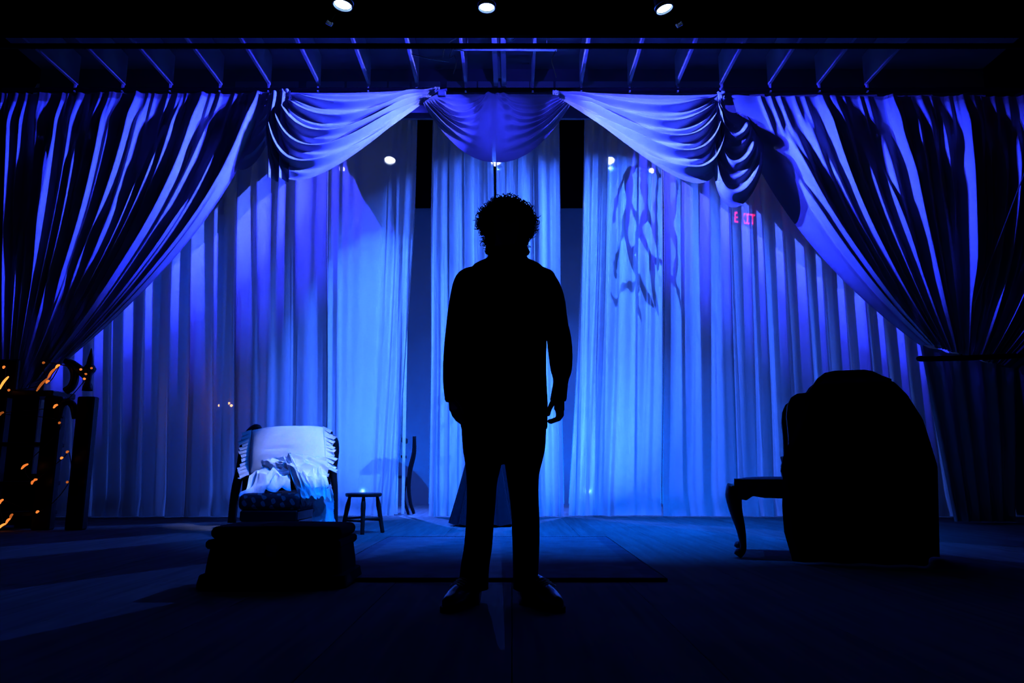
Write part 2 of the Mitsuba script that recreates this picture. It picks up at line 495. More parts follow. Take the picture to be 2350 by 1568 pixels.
# right swag
cr = [(.09, .6, .2, .95), (.18, 1., -.1, .97), (.28, .7, .3, .97), (.36, 1.15, -.05, .95), (.46, .75, .35, .97), (.545, 1.25, .05, .95), (.62, .6, .45, .97), (.71, 1.2, .2, .97), (.79, .6, .5, .97), (.89, 1.1, .4, .97)]
k = thing('swag', 'pale satin swag gathered at its right end, right of the middle swag', 'swag')
P = swag([(1268, 209), (1400, 214), (1540, 224), (1645, 216)], [(1268, 213), (1560, 430), (1668, 560), (1664, 218)], cr, seed=9)
put('cloth', grid(P), 'satin', True, k)
put('gathered_knot', knot_mesh(at(1655, 218, YD - .2), .06, 13), 'satin', True, k)
put('gathered_knot', knot_mesh(at(1275, 213, YD - .2), .04, 14), 'satin', True, k)
P = swag([(1652, 222), (1662, 262), (1690, 268), (1704, 248)], [(1640, 225), (1590, 575), (1738, 525), (1754, 335)], [(.14, .6, .1, .7), (.29, 1.1, .05, .95), (.39, .6, .3, .95), (.58, 1.2, .05, .9), (.70, .6, .3, .9), (.88, 1., .1, .9)], 160, 160, amp=.10, Y=YD - .16, seed=5, wfold=.06)
put('scoop', grid(P), 'satin', True, k)


# middle swag: two small lobes at the heading merging into one deep scoop
def middle_swag():
    nu, nv = 340, 240
    u, t = np.linspace(0, 1, nu), np.linspace(0, 1, nv)
    U, Tt = np.meshgrid(u, t, indexing='ij')
    xl = 1000 - 34 * smoothstep(0, 1, Tt)
    xr = 1290 + 26 * smoothstep(0, 1, Tt)
    X = xl + (xr - xl) * U
    one = 1 - np.abs(2 * U - 1) ** 2.0
    lobe = np.where(U < .42, 1 - np.abs(2 * U / .42 - 1) ** 2, 1 - np.abs(2 * (U - .46) / .54 - 1) ** 2)
    lobe = np.clip(lobe, 0, 1)
    k_ = smoothstep(.15, .75, Tt)
    sag = 163 * Tt * ((1 - k_) * lobe * 1.0 + k_ * one)
    Ypx = 217 + 4 * np.abs(2 * U - 1) * 3 * Tt + sag
    d = np.zeros_like(U)
    for i, (c, a) in enumerate([(.10, .5), (.2, .7), (.31, .9), (.43, 1.0), (.55, 1.0), (.68, .9), (.82, .7)]):
        mid = np.exp(-((U - .46) / (.07 + .16 * smoothstep(.2, 1, c))) ** 2)
        w = n1(u * 3, 400 + i)[:, None] * .02
        d += a * (1 - mid) * smoothstep(0, .1, U) * smoothstep(0, .1, 1 - U) * ridge((Tt - c - w) / .055, 2.2)
    d = d * .10
    # pleats radiating from the heading in the middle
    for c, sl, w, a in ((.43, -.10, .022, .05), (.49, .015, .02, .045), (.535, .13, .022, .05)):
        d += a * np.exp(-((U - c - sl * Tt) / (w + .03 * Tt)) ** 2) * (1 - smoothstep(.55, 1.0, Tt))
    d += .10 * np.sin(np.pi * U) * Tt
    v = (784 - Ypx) / FOCAL
    D = np.stack([(X - 1175) / FOCAL, CP - v * SP, SP + v * CP], -1)
    P = EYE + D * ((YD + .04) / D[..., 1])[..., None]
    P[..., 1] -= d
    return grid(P)


k = thing('swag', 'middle swag, a deep blue scoop over the parting in the curtain', 'swag')
put('cloth', middle_swag(), 'satin', True, k)
single('spring_clamp', cat(box(*at(1014, 216, YD - .3), .10, .06, .06, .01), tube([at(1000, 211, YD - .3), at(1026, 206, YD - .3)], .018, 8)), 'steel', 'small clamp on the batten between left and middle swags', 'clamp')


# sheer curtain behind
def sheer(x0t, x1t, x0b, x1b, folds, seed, ztop=5.2, nu=520, nv=120, Y=YC, noise=.012, gain=1.4):
    s, t = np.linspace(0, 1, nu), np.linspace(0, 1, nv)
    S, Tt = np.meshgrid(s, t, indexing='ij')
    e0 = x0t + (x0b - x0t) * (t ** 1.4) + .02 * n1(t * 3, seed + 1)
    e1 = x1t + (x1b - x1t) * (t ** 1.4) + .02 * n1(t * 3, seed + 2)
    X = e0[None] + (e1 - e0)[None] * S
    wdt = abs(x1b - x0b)
    d = np.zeros_like(S)
    for i, (c, w, a, a_t, a_b) in enumerate(folds):
        drift = n1(t * 1.6, seed + 10 + i)[None] * .012
        prof = gain * a * (a_t + (a_b - a_t) * Tt)
        d += prof * ridge((S - c - drift) * wdt / w, 1.4)
    d += noise * meshkit.fbm(np.stack([S * wdt * 5, Tt * 2.2, 0 * S + seed], -1), 3, seed) * 2
    hem = np.exp(-((1 - Tt) / .03) ** 2)
    d += hem * .05 * n1(S * wdt * 5, seed + 5) + .05 * hem
    Z = ztop * (1 - Tt) + .012
    P = np.stack([X, Y - d, Z], -1)
    return grid(P), P


def xc(px, py=700):
    return at(px, py, YC)[0]


def folds_px(lst, a, b):
    """(pixel, width in m, depth in m, strength at the top, at the bottom) -> fractions of a panel running from pixel a to b."""
    return [((p - a) / (b - a), w, d_, t_, b_) for p, w, d_, t_, b_ in lst]


z_top = at(1175, 214, YC)[2] + .05
fA = folds_px([(-200, .08, .1, 1, 1), (-100, .1, .1, 1, 1), (20, .1, .12, 1, 1), (90, .09, .1, 1, 1), (150, .1, .12, 1, 1), (205, .07, .10, 1, 1), (248, .07, .10, 1, 1), (275, .05, .08, 1, 1), (312, .06, .12, 1, 1.), (352, .05, .10, 1, 1), (418, .08, .13, 1, 1), (458, .05, .12, 1, 1.2),
               (500, .05, .07, 1, .6), (560, .07, .14, 1, 1.1), (600, .06, .08, 1, .3), (640, .05, .05, 1.2, .3), (685, .085, .09, .9, 1.), (730, .06, .035, .9, .8)], -260, 752)
fB = folds_px([(762, .05, .05, 1, .6), (790, .05, .06, 1.3, .1), (815, .05, .05, 1.3, .0), (850, .10, .03, 1, .6), (906, .05, .10, 1, .55), (928, .035, .09, 1, .9), (950, .04, .08, .7, .8)], 748, 962)
fC = folds_px([(1003, .04, .07, .8, 1), (1032, .05, .08, 1., .5), (1068, .05, .10, 1, .6), (1102, .05, .10, 1, .7), (1124, .04, .08, 1, .8)], 990, 1136)
fD = folds_px([(1152, .04, .08, 1, .6), (1172, .035, .08, 1, .5), (1190, .035, .06, 1, .5), (1232, .07, .11, 1, .7), (1262, .04, .06, .6, .5), (1283, .04, .09, .5, 1)], 1138, 1296)
fE = folds_px([(1340, .06, .09, .8, .7), (1362, .05, .10, 1.1, .6), (1385, .03, .06, 1, .4), (1412, .05, .09, .9, .9), (1452, .06, .05, 1.3, .2), (1482, .06, .06, 1.3, .1), (1505, .04, .05, 1.2, .3)], 1330, 1524)
fF = folds_px([(1545, .06, .06, 1.3, .2), (1580, .07, .08, 1.2, .2), (1625, .07, .09, 1.2, .4), (1672, .05, .12, 1, 1), (1712, .07, .11, 1.1, .8), (1745, .06, .12, 1, .8), (1795, .05, .12, 1, .9), (1835, .08, .13, 1, .9), (1880, .06, .12, 1, .9),
               (1925, .05, .10, 1, .9), (1965, .08, .13, 1, 1), (2010, .06, .12, 1, 1), (2050, .06, .12, 1, 1), (2100, .07, .1, 1, 1), (2150, .07, .1, 1, 1), (2220, .07, .1, 1, 1)], 1520, 2260)
g = 'panels of the sheer curtain'
strips = [[(622, 600, 34), (528, 500, 20), (440, 418, 15), (385, 360, 28), (330, 300, 14), (700, 695, 11), (572, 560, 9)], [(911, 902, 9), (932, 918, 7), (772, 765, 8)], [(1071, 1070, 8), (1113, 1120, 13), (997, 990, 9), (1042, 1040, 6)],
          [(1178, 1180, 9), (1212, 1215, 19), (1248, 1252, 15), (1157, 1160, 5)], [(1397, 1378, 22), (1354, 1332, 7), (1372, 1352, 5), (1470, 1460, 6)], [(1655, 1690, 13), (1693, 1740, 13), (1752, 1800, 34), (1845, 1890, 20), (1900, 1945, 14), (1600, 1610, 10), (1945, 1990, 16), (1560, 1566, 8)]]
specs = [('wide folded sheer panel behind the bed, between left drape and long seam', (-260, 752), (-300, 752), fA, 1, 900),
         ('sheer panel left of the open gap, behind the small stool', (748, 956), (745, 904), fB, 2, 420),
         ('narrow sheer panel left of the middle slit', (992, 1130), (984, 1150), fC, 3, 360),
         ('narrow sheer panel right of the middle slit', (1138, 1284), (1145, 1292), fD, 4, 360),
         ('bright sheer panel with branch shadows right of the second gap', (1346, 1524), (1308, 1524), fE, 5, 420),
         ('wide folded sheer panel behind the wingback chair', (1520, 2200), (1520, 2330), fF, 6, 900)]
for lab, (a, b), (a2, b2), f, seed, nu in specs:
    k = thing('sheer_curtain', lab, 'curtain', g)
    m, P = sheer(at(a, 300, YC)[0], at(b, 300, YC)[0], at(a2, 1184, YC)[0], at(b2, 1184, YC)[0], f, seed * 31, z_top, nu, Y=YC + (0, .0, .17, .0, .05, .17, .0)[seed], noise=.009, gain=(0, 1.4, 1.6, 2.2, 2.2, 1.8, 1.4)[seed])
    put('cloth', m, 'sheer', True, k)
    for (pt, pb, wpx) in strips[seed - 1]:                 # pleats where the cloth lies double
        tt = np.linspace(0, 1, 30)
        xs = np.array([at(pt + (pb - pt) * q_, 300 + 884 * q_, YC)[0] for q_ in tt])
        hw = wpx / FOCAL * 9.9 / 2 * (.8 + .4 * meshkit.noise(np.stack([tt * 3, tt * 0 + pt, tt * 0], -1), 3))
        yb = YC + (0, .0, .17, .0, .05, .17, .0)[seed] + .07 + .01 * np.sin(tt * 5 + pt)
        zz = z_top * (1 - tt) + .02
        put('pleat', grid(np.stack([np.stack([xs + hw * f_, yb - .02 * (1 - abs(f_)), zz], -1) for f_ in (-1, -.5, 0, .5, 1)])), 'sheer', True, k)
    for e in (0, -1):
        E = P[e]
        put('hem', tube(E[::4] + [0, -.002, 0], .007, 6), 'white_cotton', True, k)
single('curtain_rail', tube([[-6.4, YC + .02, z_top + .02], [6.4, YC + .02, z_top + .02]], .02, 10), 'black_paint', 'dark rail carrying the sheer curtain', 'pipe')
zc = at(1175, 478, 12.3)[2]
single('masking_border', box(0, 12.3, (zc + 6.7) / 2, 13.0, .03, 6.7 - zc, .005), 'velour', 'black masking cloth seen high in the gaps of the curtain', 'border curtain', smooth=False)

# ------------------------------------------------------------------ lamps
LENS = (5.5, 9.5, 14.0)


def emitter(key, mesh, radiance, smooth=False):
    scene[key] = mikit.ply(mesh, 'black_paint', smooth=smooth, emitter={'type': 'area', 'radiance': rgb(radiance), 'sampling_weight': .03})


def frame(axis):
    z = np.asarray(axis, float)
    z /= np.linalg.norm(z)
    x = np.cross([0, 1, 0.001], z)
    x /= np.linalg.norm(x)
    M = np.eye(4)
    M[:3, 0], M[:3, 1], M[:3, 2] = x, np.cross(z, x), z
    return M


def par_lamp(c, aim, radius, label, radiance=LENS, group=None, name='par_lamp', hang=None):
    """A stage lantern whose lens centre is c and which points at aim."""
    k = thing(name, label, 'stage light', group)
    M = frame(np.asarray(aim) - c)
    M[:3, 3] = c
    r = radius
    body = lathe([(r * .55, -r * 3.4), (r * .8, -r * 3.1), (r * .95, -r * 2.4), (r * 1.02, -r * .6), (r * 1.12, -r * .5), (r * 1.16, r * .25), (r * 1.06, r * .25), (r * 1.03, -r * .1), (r * .2, -r * .12), (0, -r * .12)], 32)
    ring = lathe([(r * 1.17, -r * .42), (r * 1.22, -r * .38), (r * 1.22, -r * .2), (r * 1.17, -r * .16)], 32)
    lens = lathe([(r * 1.0, 0), (r * .7, r * .09), (r * .35, r * .14), (1e-4, r * .16)], 32)
    back = np.linalg.inv(M)[:3, :3] @ np.array([0, 0, 1.0])
    for m in (body, ring, lens):
        m.apply_transform(M)
    up = np.array([0, 0, 1.0])
    piv = c - M[:3, 2] * r * 1.6
    side = M[:3, 0]
    hang = 6.70 - (piv[2] + r * 2.4) if hang is None else hang
    yoke = tube(spline([piv + side * r * 1.25, piv + side * r * 1.3 + up * r * 1.6, piv + up * (r * 2.4), piv - side * r * 1.3 + up * r * 1.6, piv - side * r * 1.25], 24), r * .12, 8)
    stem = tube([piv + up * r * 2.4, piv + up * (r * 2.4 + hang)], .012, 8) if hang > 0 else (tube([piv - side * r * 1.25, piv - side * r * 1.25 - [0, 0, piv[2]]], .012, 8) if c[2] < 2 else tube([piv + up * r * 1.2, piv + up * r * 2.6], .012, 8))
    put('housing', body, 'steel', 40, k)
    put('rim', ring, 'pipe_metal', 40, k)
    put('yoke', cat(yoke, stem), 'steel', 40, k)
    lk = k + '__lens'
    if lens.face_normals[-1].dot(M[:3, 2]) < 0:
        lens.invert()
    emitter(lk, lens, radiance)
    return k


# three lamps hanging above the acting area, lenses in view at the top edge
for i, (px, py, lab) in enumerate(((787, 9, 'round stage lamp at the top edge, leftmost of the three big ones'), (1117, 15, 'round stage lamp at the top edge, middle of the three big ones'), (1524, 18, 'round stage lamp at the top edge, rightmost of the three big ones'))):
    c = at(px, py, 5.7)
    par_lamp(c, c + [(-.1, 0, .25)[i], -.02, -1], (.074, .064, .066)[i], lab, group=None)
    spot(f'top_lamp_beam_{i}', c + [0, 0, -.1], [(-.6, -.1, 1.25)[i], 7.6, 0], DOWN * (25, 290, 300)[i], 38, 3)

# backlight row behind the sheer curtain
YL = 11.3
back_spots = [(430, 350, -3.6, 60), (895, 367, -1.35, 640), (1138, 370, -.1, 290), (1398, 368, 1.0, 430), (1780, 340, 3.0, 26)]
for i, (px, py, tx, I) in enumerate(back_spots):
    c = at(px, py, YL)
    par_lamp(c, c + [0.0, -.45, -1.0], .088, ('small stage lamp glowing through the left drape', 'stage lamp glowing through the sheer curtain under the left swag', 'stage lamp glowing through the hem of the middle swag',
             'stage lamp glowing through the sheer curtain under the right swag', 'stage lamp glinting through folds of the right drape')[i], radiance=np.array([22, 34, 46]) * (2.2 if i in (0, 4) else 1), name='backlight_lamp')
    spot(f'backlight_beam_{i}', c + [0, -.07, -.16], [tx, YC - .1, .3], (DEEP if i in (0, 4) else BACK) * I, (30, 26, 55, 53, 30)[i], 5)
for i, (x, tx) in enumerate(((-2.25, -1.5), (1.15, .8))):
    c = np.array([x, 11.5, .24])
    par_lamp(c, np.array([tx, YC, 1.5]), .09, ('floor lamp standing behind the curtain near the small stool', 'floor lamp standing behind the bright panel with branch shadows')[i], radiance=(.01, .02, .1), name='floor_lamp', hang=.0)
    spot(f'floor_lamp_beam_{i}', c + [0, -.12, .02], [tx, YC, 1.4], BACK * (60, 110)[i], 38, 10)
for i, (x, tx) in enumerate(((-2.3, -1.3), (1.5, .8))):
    c = np.array([x, 11.2, .22])
    par_lamp(c, np.array([tx, YB, 1.4]), .07, ('small floor lamp behind the curtain washing the back wall near the curved chair', 'small floor lamp washing the back wall behind the branch panel')[i], radiance=(.02, .05, .3), name='floor_lamp', hang=.0)
    spot(f'wall_lamp_beam_{i}', c + [0, .1, .03], [tx, YB, 1.6], DOWN * 22, 60, 25)
for px, py, lab in ((785, 388, 'small round pinkish lamp just under the left swag'), (1495, 392, 'small round pinkish lamp peeping under the right swag')):
    c = at(px, py, YL + .4)
    par_lamp(c, EYE + [0, 3, 1], .045, lab, radiance=(18, 15, 19), name='backlight_lamp')

# front lamps hung above the frame, aimed upstage at swags and drapes
front = [(np.array([-1.15, 7.1, 5.24]), at(1780, 400, YD), 2100, 14.5), (np.array([1.15, 7.1, 5.24]), at(505, 395, YD), 2100, 15),
         (np.array([-.75, 7.0, 5.22]), at(1540, 330, YD), 520, 24), (np.array([.75, 7.0, 5.22]), at(770, 320, YD), 520, 24), (np.array([.12, 6.7, 5.0]), at(1140, 300, YD), 20, 19)]
for i, (c, to, I, cut) in enumerate(front):
    fk = par_lamp(c, to, .07, ('stage lamp hidden behind the border cloth, aimed at the right drape', 'stage lamp hidden behind the border cloth, aimed at the left drape', 'stage lamp hidden behind the border cloth, aimed at the right swag', 'stage lamp hidden behind the border cloth, aimed at the left swag', 'stage lamp hidden behind the border cloth, aimed at the middle swag')[i], radiance=(1, 1.5, 4), name='front_lamp', hang=.0)
    dvec = (to - c) / np.linalg.norm(to - c)
    o_ = c + dvec * .06
    spot(f'front_lamp_beam_{i}', o_, to, (KEY_SIDE if i < 2 else KEY) * I, cut, cut * .3)
    if i < 2:                                            # barn door keeping the beam off the ceiling
        h_ = dvec * [1, 1, 0]
        h_ /= np.linalg.norm(h_)
        w_ = np.cross(h_, [0, 0, 1.0]) * .11
        a_, b_ = o_ + h_ * -.02 + [0, 0, .07], o_ + h_ * .26 + [0, 0, -.010]
        put('barn_door', trimesh.convex.convex_hull(np.array([a_ - w_, a_ + w_, b_ - w_, b_ + w_, a_ - w_ + [0, 0, .004], a_ + w_ + [0, 0, .004], b_ - w_ + [0, 0, .004], b_ + w_ + [0, 0, .004]])), 'velour', False, fk)
c, to = np.array([-.02, 6.6, 4.75]), np.array([0, 8.0, 5.5])
par_lamp(c, to, .05, 'small lamp behind the border cloth, shining up at the joists', radiance=(.3, .5, 2), name='front_lamp')
spot('joist_lamp_beam', c + [0, .05, .03], to, KEY * 5.5, 38, 6)
c = np.array([1.6, 5.0, 5.4])
to = at(672, 1062, 7.6)
par_lamp(c, to, .09, 'stage lamp above the frame aimed at the bed', radiance=(1, 1.5, 4), name='front_lamp')
spot('bed_lamp_beam', c + (to - c) / np.linalg.norm(to - c) * .06, to, SPECIAL * 215, 5.6, 3.6)
c = at(2328, 57, 7.0)
k = thing('wall_bulb', 'single warm round bulb high in the top right corner', 'lamp')
put('socket', lathe([(.02, .03), (.024, .05), (.024, .12), (.01, .13), (1e-4, .13)], 20, c), 'steel', 30, k)
g_ = trimesh.creation.icosphere(3, .042)
g_.apply_translation(c)
emitter(k + '__globe', g_, (1.6, .62, .16), True)

# small lit clips under the outer top lamps, hanging cables
for px, py, r_, lab in ((755, 55, -30, 'small blue clip hanging below the leftmost top lamp'), (1560, 58, 32, 'small blue clip hanging below the rightmost top lamp')):
    c = at(px, py, 5.8)
    k = thing('hook_clip', lab, 'clip')
    R_ = trimesh.transformations.rotation_matrix(math.radians(-r_), [0, 1, 0])
    for nm, m, mat in (('jaw', cat(box(0, 0, 0, .058, .02, .022, .003), box(-.024, 0, .016, .008, .02, .014), box(.024, 0, .016, .008, .02, .014), box(0, 0, .014, .02, .02, .01)), 'pipe_metal'), ('rod', tube([[0, 0, .01], [0, 0, .45]], .0025, 6), 'velour')):
        m.apply_transform(R_)
        m.apply_translation(c)
        put(nm, m, mat, False, k)
cab = thing('power_cable', 'thin looping cables hanging from the left end of the short pipe', 'cable')
for pts in ([(1016, 132), (1020, 115), (1032, 98), (1050, 86)], [(1040, 128), (1034, 134), (1033, 124), (1041, 112), (1047, 102)], [(1040, 170), (1046, 152), (1047, 138), (1043, 128)], [(1041, 115), (1052, 114), (1063, 117)], [(944, 124), (985, 135), (1030, 142)]):
    put('cable', tube(spline([at(a, b, 7.05) for a, b in pts], 16), .005, 6), 'pipe_metal', True, cab)
cab = thing('power_cable', 'short cable hanging from the right end of the short pipe', 'cable')
put('cable', tube(spline([at(a, b, 7.05) for a, b in ((1275, 116), (1266, 138), (1270, 155), (1277, 178))], 16), .005, 6), 'pipe_metal', True, cab)
single('guy_wire', tube([at(2236, 700, 7.6), at(2350, 400, 7.6), at(2420, 216, 7.6)], .006, 6), 'pipe_metal', 'thin straight wire slanting in front of the right drape', 'wire')

# exit sign behind the curtain
k = thing('exit_sign', 'glowing red EXIT sign seen through the curtain below the right swag', 'sign')
c = at(1708, 503, 11.0)
put('box', box(0, 0, 0, .36, .05, .24, .01).apply_translation(c), 'black_paint', False, k)
put('hanger', tube([c + [0, 0, .1], [c[0], c[1], 6.7]], .012, 8), 'black_paint', True, k)
tm = meshkit.text_mesh('EXIT', .165, .006, True)
tm.apply_translation(-tm.bounds.mean(0))
tm.apply_transform(trimesh.transformations.rotation_matrix(math.pi / 2, [1, 0, 0]))
tm.apply_transform(trimesh.transformations.rotation_matrix(math.radians(5), [0, 1, 0]))
tm.apply_scale([.62, 1, 1])
tm.apply_translation(c + [0, -.032, 0])
emitter(k + '__letters', tm, (9, .05, .5))

# ------------------------------------------------------------------ rug
k = thing('rug', 'flat woven rug lying on the stage behind the standing man', 'rug')
rx0, rx1, ry0, ry1 = -1.04, .80, 4.01, 6.46
s, t = np.linspace(0, 1, 60), np.linspace(0, 1, 60)
S, Tt = np.meshgrid(s, t, indexing='ij')
P = np.stack([rx0 + (rx1 - rx0) * S + .012 * n1(Tt * 4, 3), ry0 + (ry1 - ry0) * Tt + .01 * n1(S * 5, 4), .016 + .004 * meshkit.fbm(np.stack([S * 6, Tt * 6, S * 0], -1), 2, 5)], -1)
put('pile', grid(P), 'rug_pile', True, k)
put('binding', cat(tube([[rx0, ry0, .010], [rx1, ry0, .010]], .0105, 8), tube([[rx0, ry1, .010], [rx1, ry1, .010]], .0105, 8), tube([[rx0, ry0, .010], [rx0, ry1, .010]], .0105, 8), tube([[rx1, ry0, .010], [rx1, ry1, .010]], .0105, 8)), 'rug_edge', True, k)

# ------------------------------------------------------------------ the standing man
YM = 3.40


def M_(px, py, Y=YM):
    return at(px, py, Y)


def sec(pl, pr, py, depth, Y=YM, dy=0.0):
    a, b = at(pl, py, Y), at(pr, py, Y)
    return [(a[0] + b[0]) / 2, Y + dy, a[2], (b[0] - a[0]) / 2, depth]


man = thing('person', 'person with thick curly hair in dark jacket and trousers standing in silhouette on the stage', 'person')
# jacket body and sleeves
torso = resample([sec(1122, 1208, 588, .075), sec(1112, 1216, 599, .09), sec(1090, 1238, 609, .105), sec(1078, 1252, 622, .115), sec(1068, 1262, 650, .125), sec(1064, 1262, 700, .135), sec(1062, 1256, 760, .135), sec(1060, 1253, 830, .13), sec(1058, 1255, 890, .135), sec(1057, 1257, 930, .14), sec(1058, 1256, 985, .14)], 40)
jk = [mani(loft(torso, 40, 2.4))]


def limb(rows_, n=20, power=2.1):
    return loft(resample(rows_, n), 24, power)


jk.append(mani(limb([sec(1070, 1100, 618, .05), sec(1053, 1100, 628, .072), sec(1040, 1096, 650, .08), sec(1030, 1090, 700, .078), sec(1024, 1080, 750, .072), sec(1019, 1074, 800, .068), sec(1016.5, 1068, 855, .062), sec(1018, 1066, 893, .055), sec(1022, 1062, 923, .048)])))
jk.append(mani(limb([sec(1222, 1254, 618, .05), sec(1226, 1269, 628, .072), sec(1232, 1286, 655, .08), sec(1242, 1297, 690, .078), sec(1248, 1303, 740, .074), sec(1254, 1311, 775, .070), sec(1259, 1314, 815, .066), sec(1264, 1312, 853, .06), sec(1270, 1305, 872, .054), sec(1266, 1302, 898, .05), sec(1262, 1300, 921, .047)])))
jacket = fuse(jk, .022, 4)
jacket.vertices[:, 1] += .006 * n1(jacket.vertices[:, 2] * 18, 3, jacket.vertices[:, 0] * 14)
put('jacket', jacket, 'suit', True, man)
collar = tube(spline([M_(1121, 578) + [0, -.02, 0], M_(1124, 590) + [0, -.075, 0], M_(1165, 604) + [0, -.10, 0], M_(1205, 592) + [0, -.075, 0], M_(1207, 576) + [0, -.02, 0]], 24), .014, 8)
stand = loft([sec(1124, 1206, 592, .066), sec(1126, 1203, 580, .062), sec(1129, 1201, 570, .058)], 32)
put('collar', cat(collar, stand), 'suit', True, man)
lap = []
for sx in (-1, 1):
    lap.append(tube(spline([M_(1165 + sx * 36, 596) + [0, -.09, 0], M_(1165 + sx * 34, 650) + [0, -.135, 0], M_(1165 + sx * 8, 740) + [0, -.145, 0]], 14), np.linspace(.012, .006, 14), 8))
put('lapel', cat(*lap), 'suit', True, man)
for zpx in (770, 835, 900):
    b = trimesh.creation.cylinder(.009, .006, 12)
    b.apply_transform(trimesh.transformations.rotation_matrix(math.pi / 2, [1, 0, 0]))
    b.apply_translation(M_(1160, zpx) + [0, -.142, 0])
    put('button', b, 'lacquer', False, man)
# trousers
hips = limb([sec(1060, 1255, 940, .125), sec(1059, 1254, 975, .13), sec(1061, 1251, 1020, .132), sec(1065, 1246, 1050, .125), sec(1072, 1240, 1066, .10)], 16, 2.3)
ll = limb([sec(1061, 1158, 985, .10), sec(1063, 1156, 1030, .108), sec(1068, 1150, 1070, .105), sec(1071, 1141, 1110, .098), sec(1071, 1137, 1160, .088), sec(1069, 1133, 1205, .082), sec(1064, 1129, 1260, .084), sec(1057, 1123, 1300, .086), sec(1053, 1121, 1342, .088), sec(1055, 1121, 1352, .086)], 26)
rl = limb([sec(1155, 1253, 985, .10), sec(1155, 1251, 1030, .108), sec(1158, 1244, 1062, .105), sec(1162, 1237, 1092, .10), sec(1169, 1236, 1140, .09), sec(1174, 1238, 1190, .083), sec(1176, 1238, 1250, .084), sec(1177, 1235.5, 1310, .086), sec(1177, 1233, 1342, .088), sec(1178, 1231, 1352, .086)], 26)
tr = fuse([mani(hips), mani(ll), mani(rl)], .022, 4)
tr.vertices[:, 1] += .005 * n1(tr.vertices[:, 2] * 22, 8, tr.vertices[:, 0] * 9)
put('trousers', tr, 'suit', True, man)


def shoe(heel, toe, w):
    h, t_ = np.asarray(heel, float), np.asarray(toe, float)
    d = t_ - h
    up = np.array([0, 0, 1.0])
    upper = m3.Manifold.batch_hull([ball(h + up * .040, .034), ball(h + up * .085, .036), ball(h + d * .35 + up * .075, .038)]) + \
        m3.Manifold.batch_hull([ball(h + d * .30 + up * .062, .038), ball(h + d * .62 + up * .045, .042), ball(h + d * .93 + up * .036, .030)])
    sole = m3.Manifold.batch_hull([m3.Manifold.cylinder(.022, r, r, 20).translate([float(v) for v in p]) for p, r in ((h, .036), (h + d * .6, .046), (h + d * .95, .034))])
    return fuse([upper], .012, 5), trimesh.Trimesh(*[np.array(v) for v in (sole.to_mesh().vert_properties[:, :3], sole.to_mesh().tri_verts)])


for hx, tx in ((-.185, -.265), (.100, .190)):
    u_, s_ = shoe((hx, YM + .02, 0), (tx, YM - .24, 0), .09)
    kk = put('shoe', u_, 'shoe_leather', True, man)
    put('sole', s_, 'black_paint', False, kk)
    laces = []
    for j in range(4):
        f_ = .36 + .09 * j
        c_ = np.array([hx + (tx - hx) * f_, YM + .02 - .26 * f_, .112 - .05 * (f_ - .3)])
        laces.append(tube([c_ + [-.028, -.005, -.006], c_ + [0, 0, .004], c_ + [.028, -.005, -.006]], .0035, 6))
    put('laces', cat(*laces), 'pipe_metal', True, kk)

# body: one continuous surface under the clothes with head, neck and hands
hc = M_(1163, 520)
hz = hc[2]
X0 = hc[0]
neck0 = M_(1164, 600)
bp = [bone((X0, YM, M_(0, 600)[2]), .062, (X0, YM - .005, M_(0, 556)[2]), .058, 20),
      m3.Manifold.batch_hull([ball((X0, YM + .02, hz + .030), .082, 28), ball((X0, YM - .035, hz + .01), .068, 28), ball((X0, YM - .055, hz - .075), .042, 24), ball((X0, YM - .07, hz - .095), .026, 20)]),
      m3.Manifold.batch_hull([ball((X0, YM - .098, hz + .002), .009), ball((X0, YM - .118, hz - .030), .013), ball((X0, YM - .09, hz - .040), .016)]),           # nose
      m3.Manifold.batch_hull([ball((X0 - .022, YM - .093, hz - .062), .008), ball((X0, YM - .102, hz - .060), .009), ball((X0 + .022, YM - .093, hz - .062), .008)]),  # mouth
      m3.Manifold.batch_hull([ball((X0 - .018, YM - .093, hz - .070), .007), ball((X0, YM - .099, hz - .071), .009), ball((X0 + .018, YM - .093, hz - .070), .007)])]
for sx in (-1, 1):
    bp.append(m3.Manifold.batch_hull([ball((X0 + sx * .085, YM + .0, hz + .012), .016), ball((X0 + sx * .083, YM - .005, hz - .028), .010)]))              # ear
    bp.append(m3.Manifold.batch_hull([ball((X0 + sx * .018, YM - .092, hz + .022), .009), ball((X0 + sx * .05, YM - .080, hz + .024), .008)]))               # brow
bp += [bone((X0, YM, M_(0, 610)[2]), .07, (X0, YM, M_(0, 760)[2]), .10), bone((X0 - .02, YM, M_(0, 760)[2]), .10, (X0 - .02, YM, M_(0, 960)[2]), .105)]
sh = [(M_(1072, 640), .05), (M_(1047, 770), .038), (M_(1040, 905), .026)], [(M_(1252, 640), .05), (M_(1282, 780), .038), (M_(1284, 905), .026)]
for ch in sh:
    bp.append(bone(np.array([X0, YM, M_(0, 630)[2]]), .06, *ch[0]))
    for (a, ra), (b, rb) in zip(ch[:-1], ch[1:]):
        bp.append(bone(a, ra, b, rb))
for hx_, kn_, an_ in ((M_(1108, 990), M_(1104, 1170), M_(1088, 1360)), (M_(1204, 990), M_(1206, 1170), M_(1205, 1360))):
    bp += [bone(hx_, .075, kn_, .05), bone(kn_, .05, an_, .034), bone(an_, .034, an_ + [0, -.06, -.03], .03)]
body = fuse(bp, .012, 3)


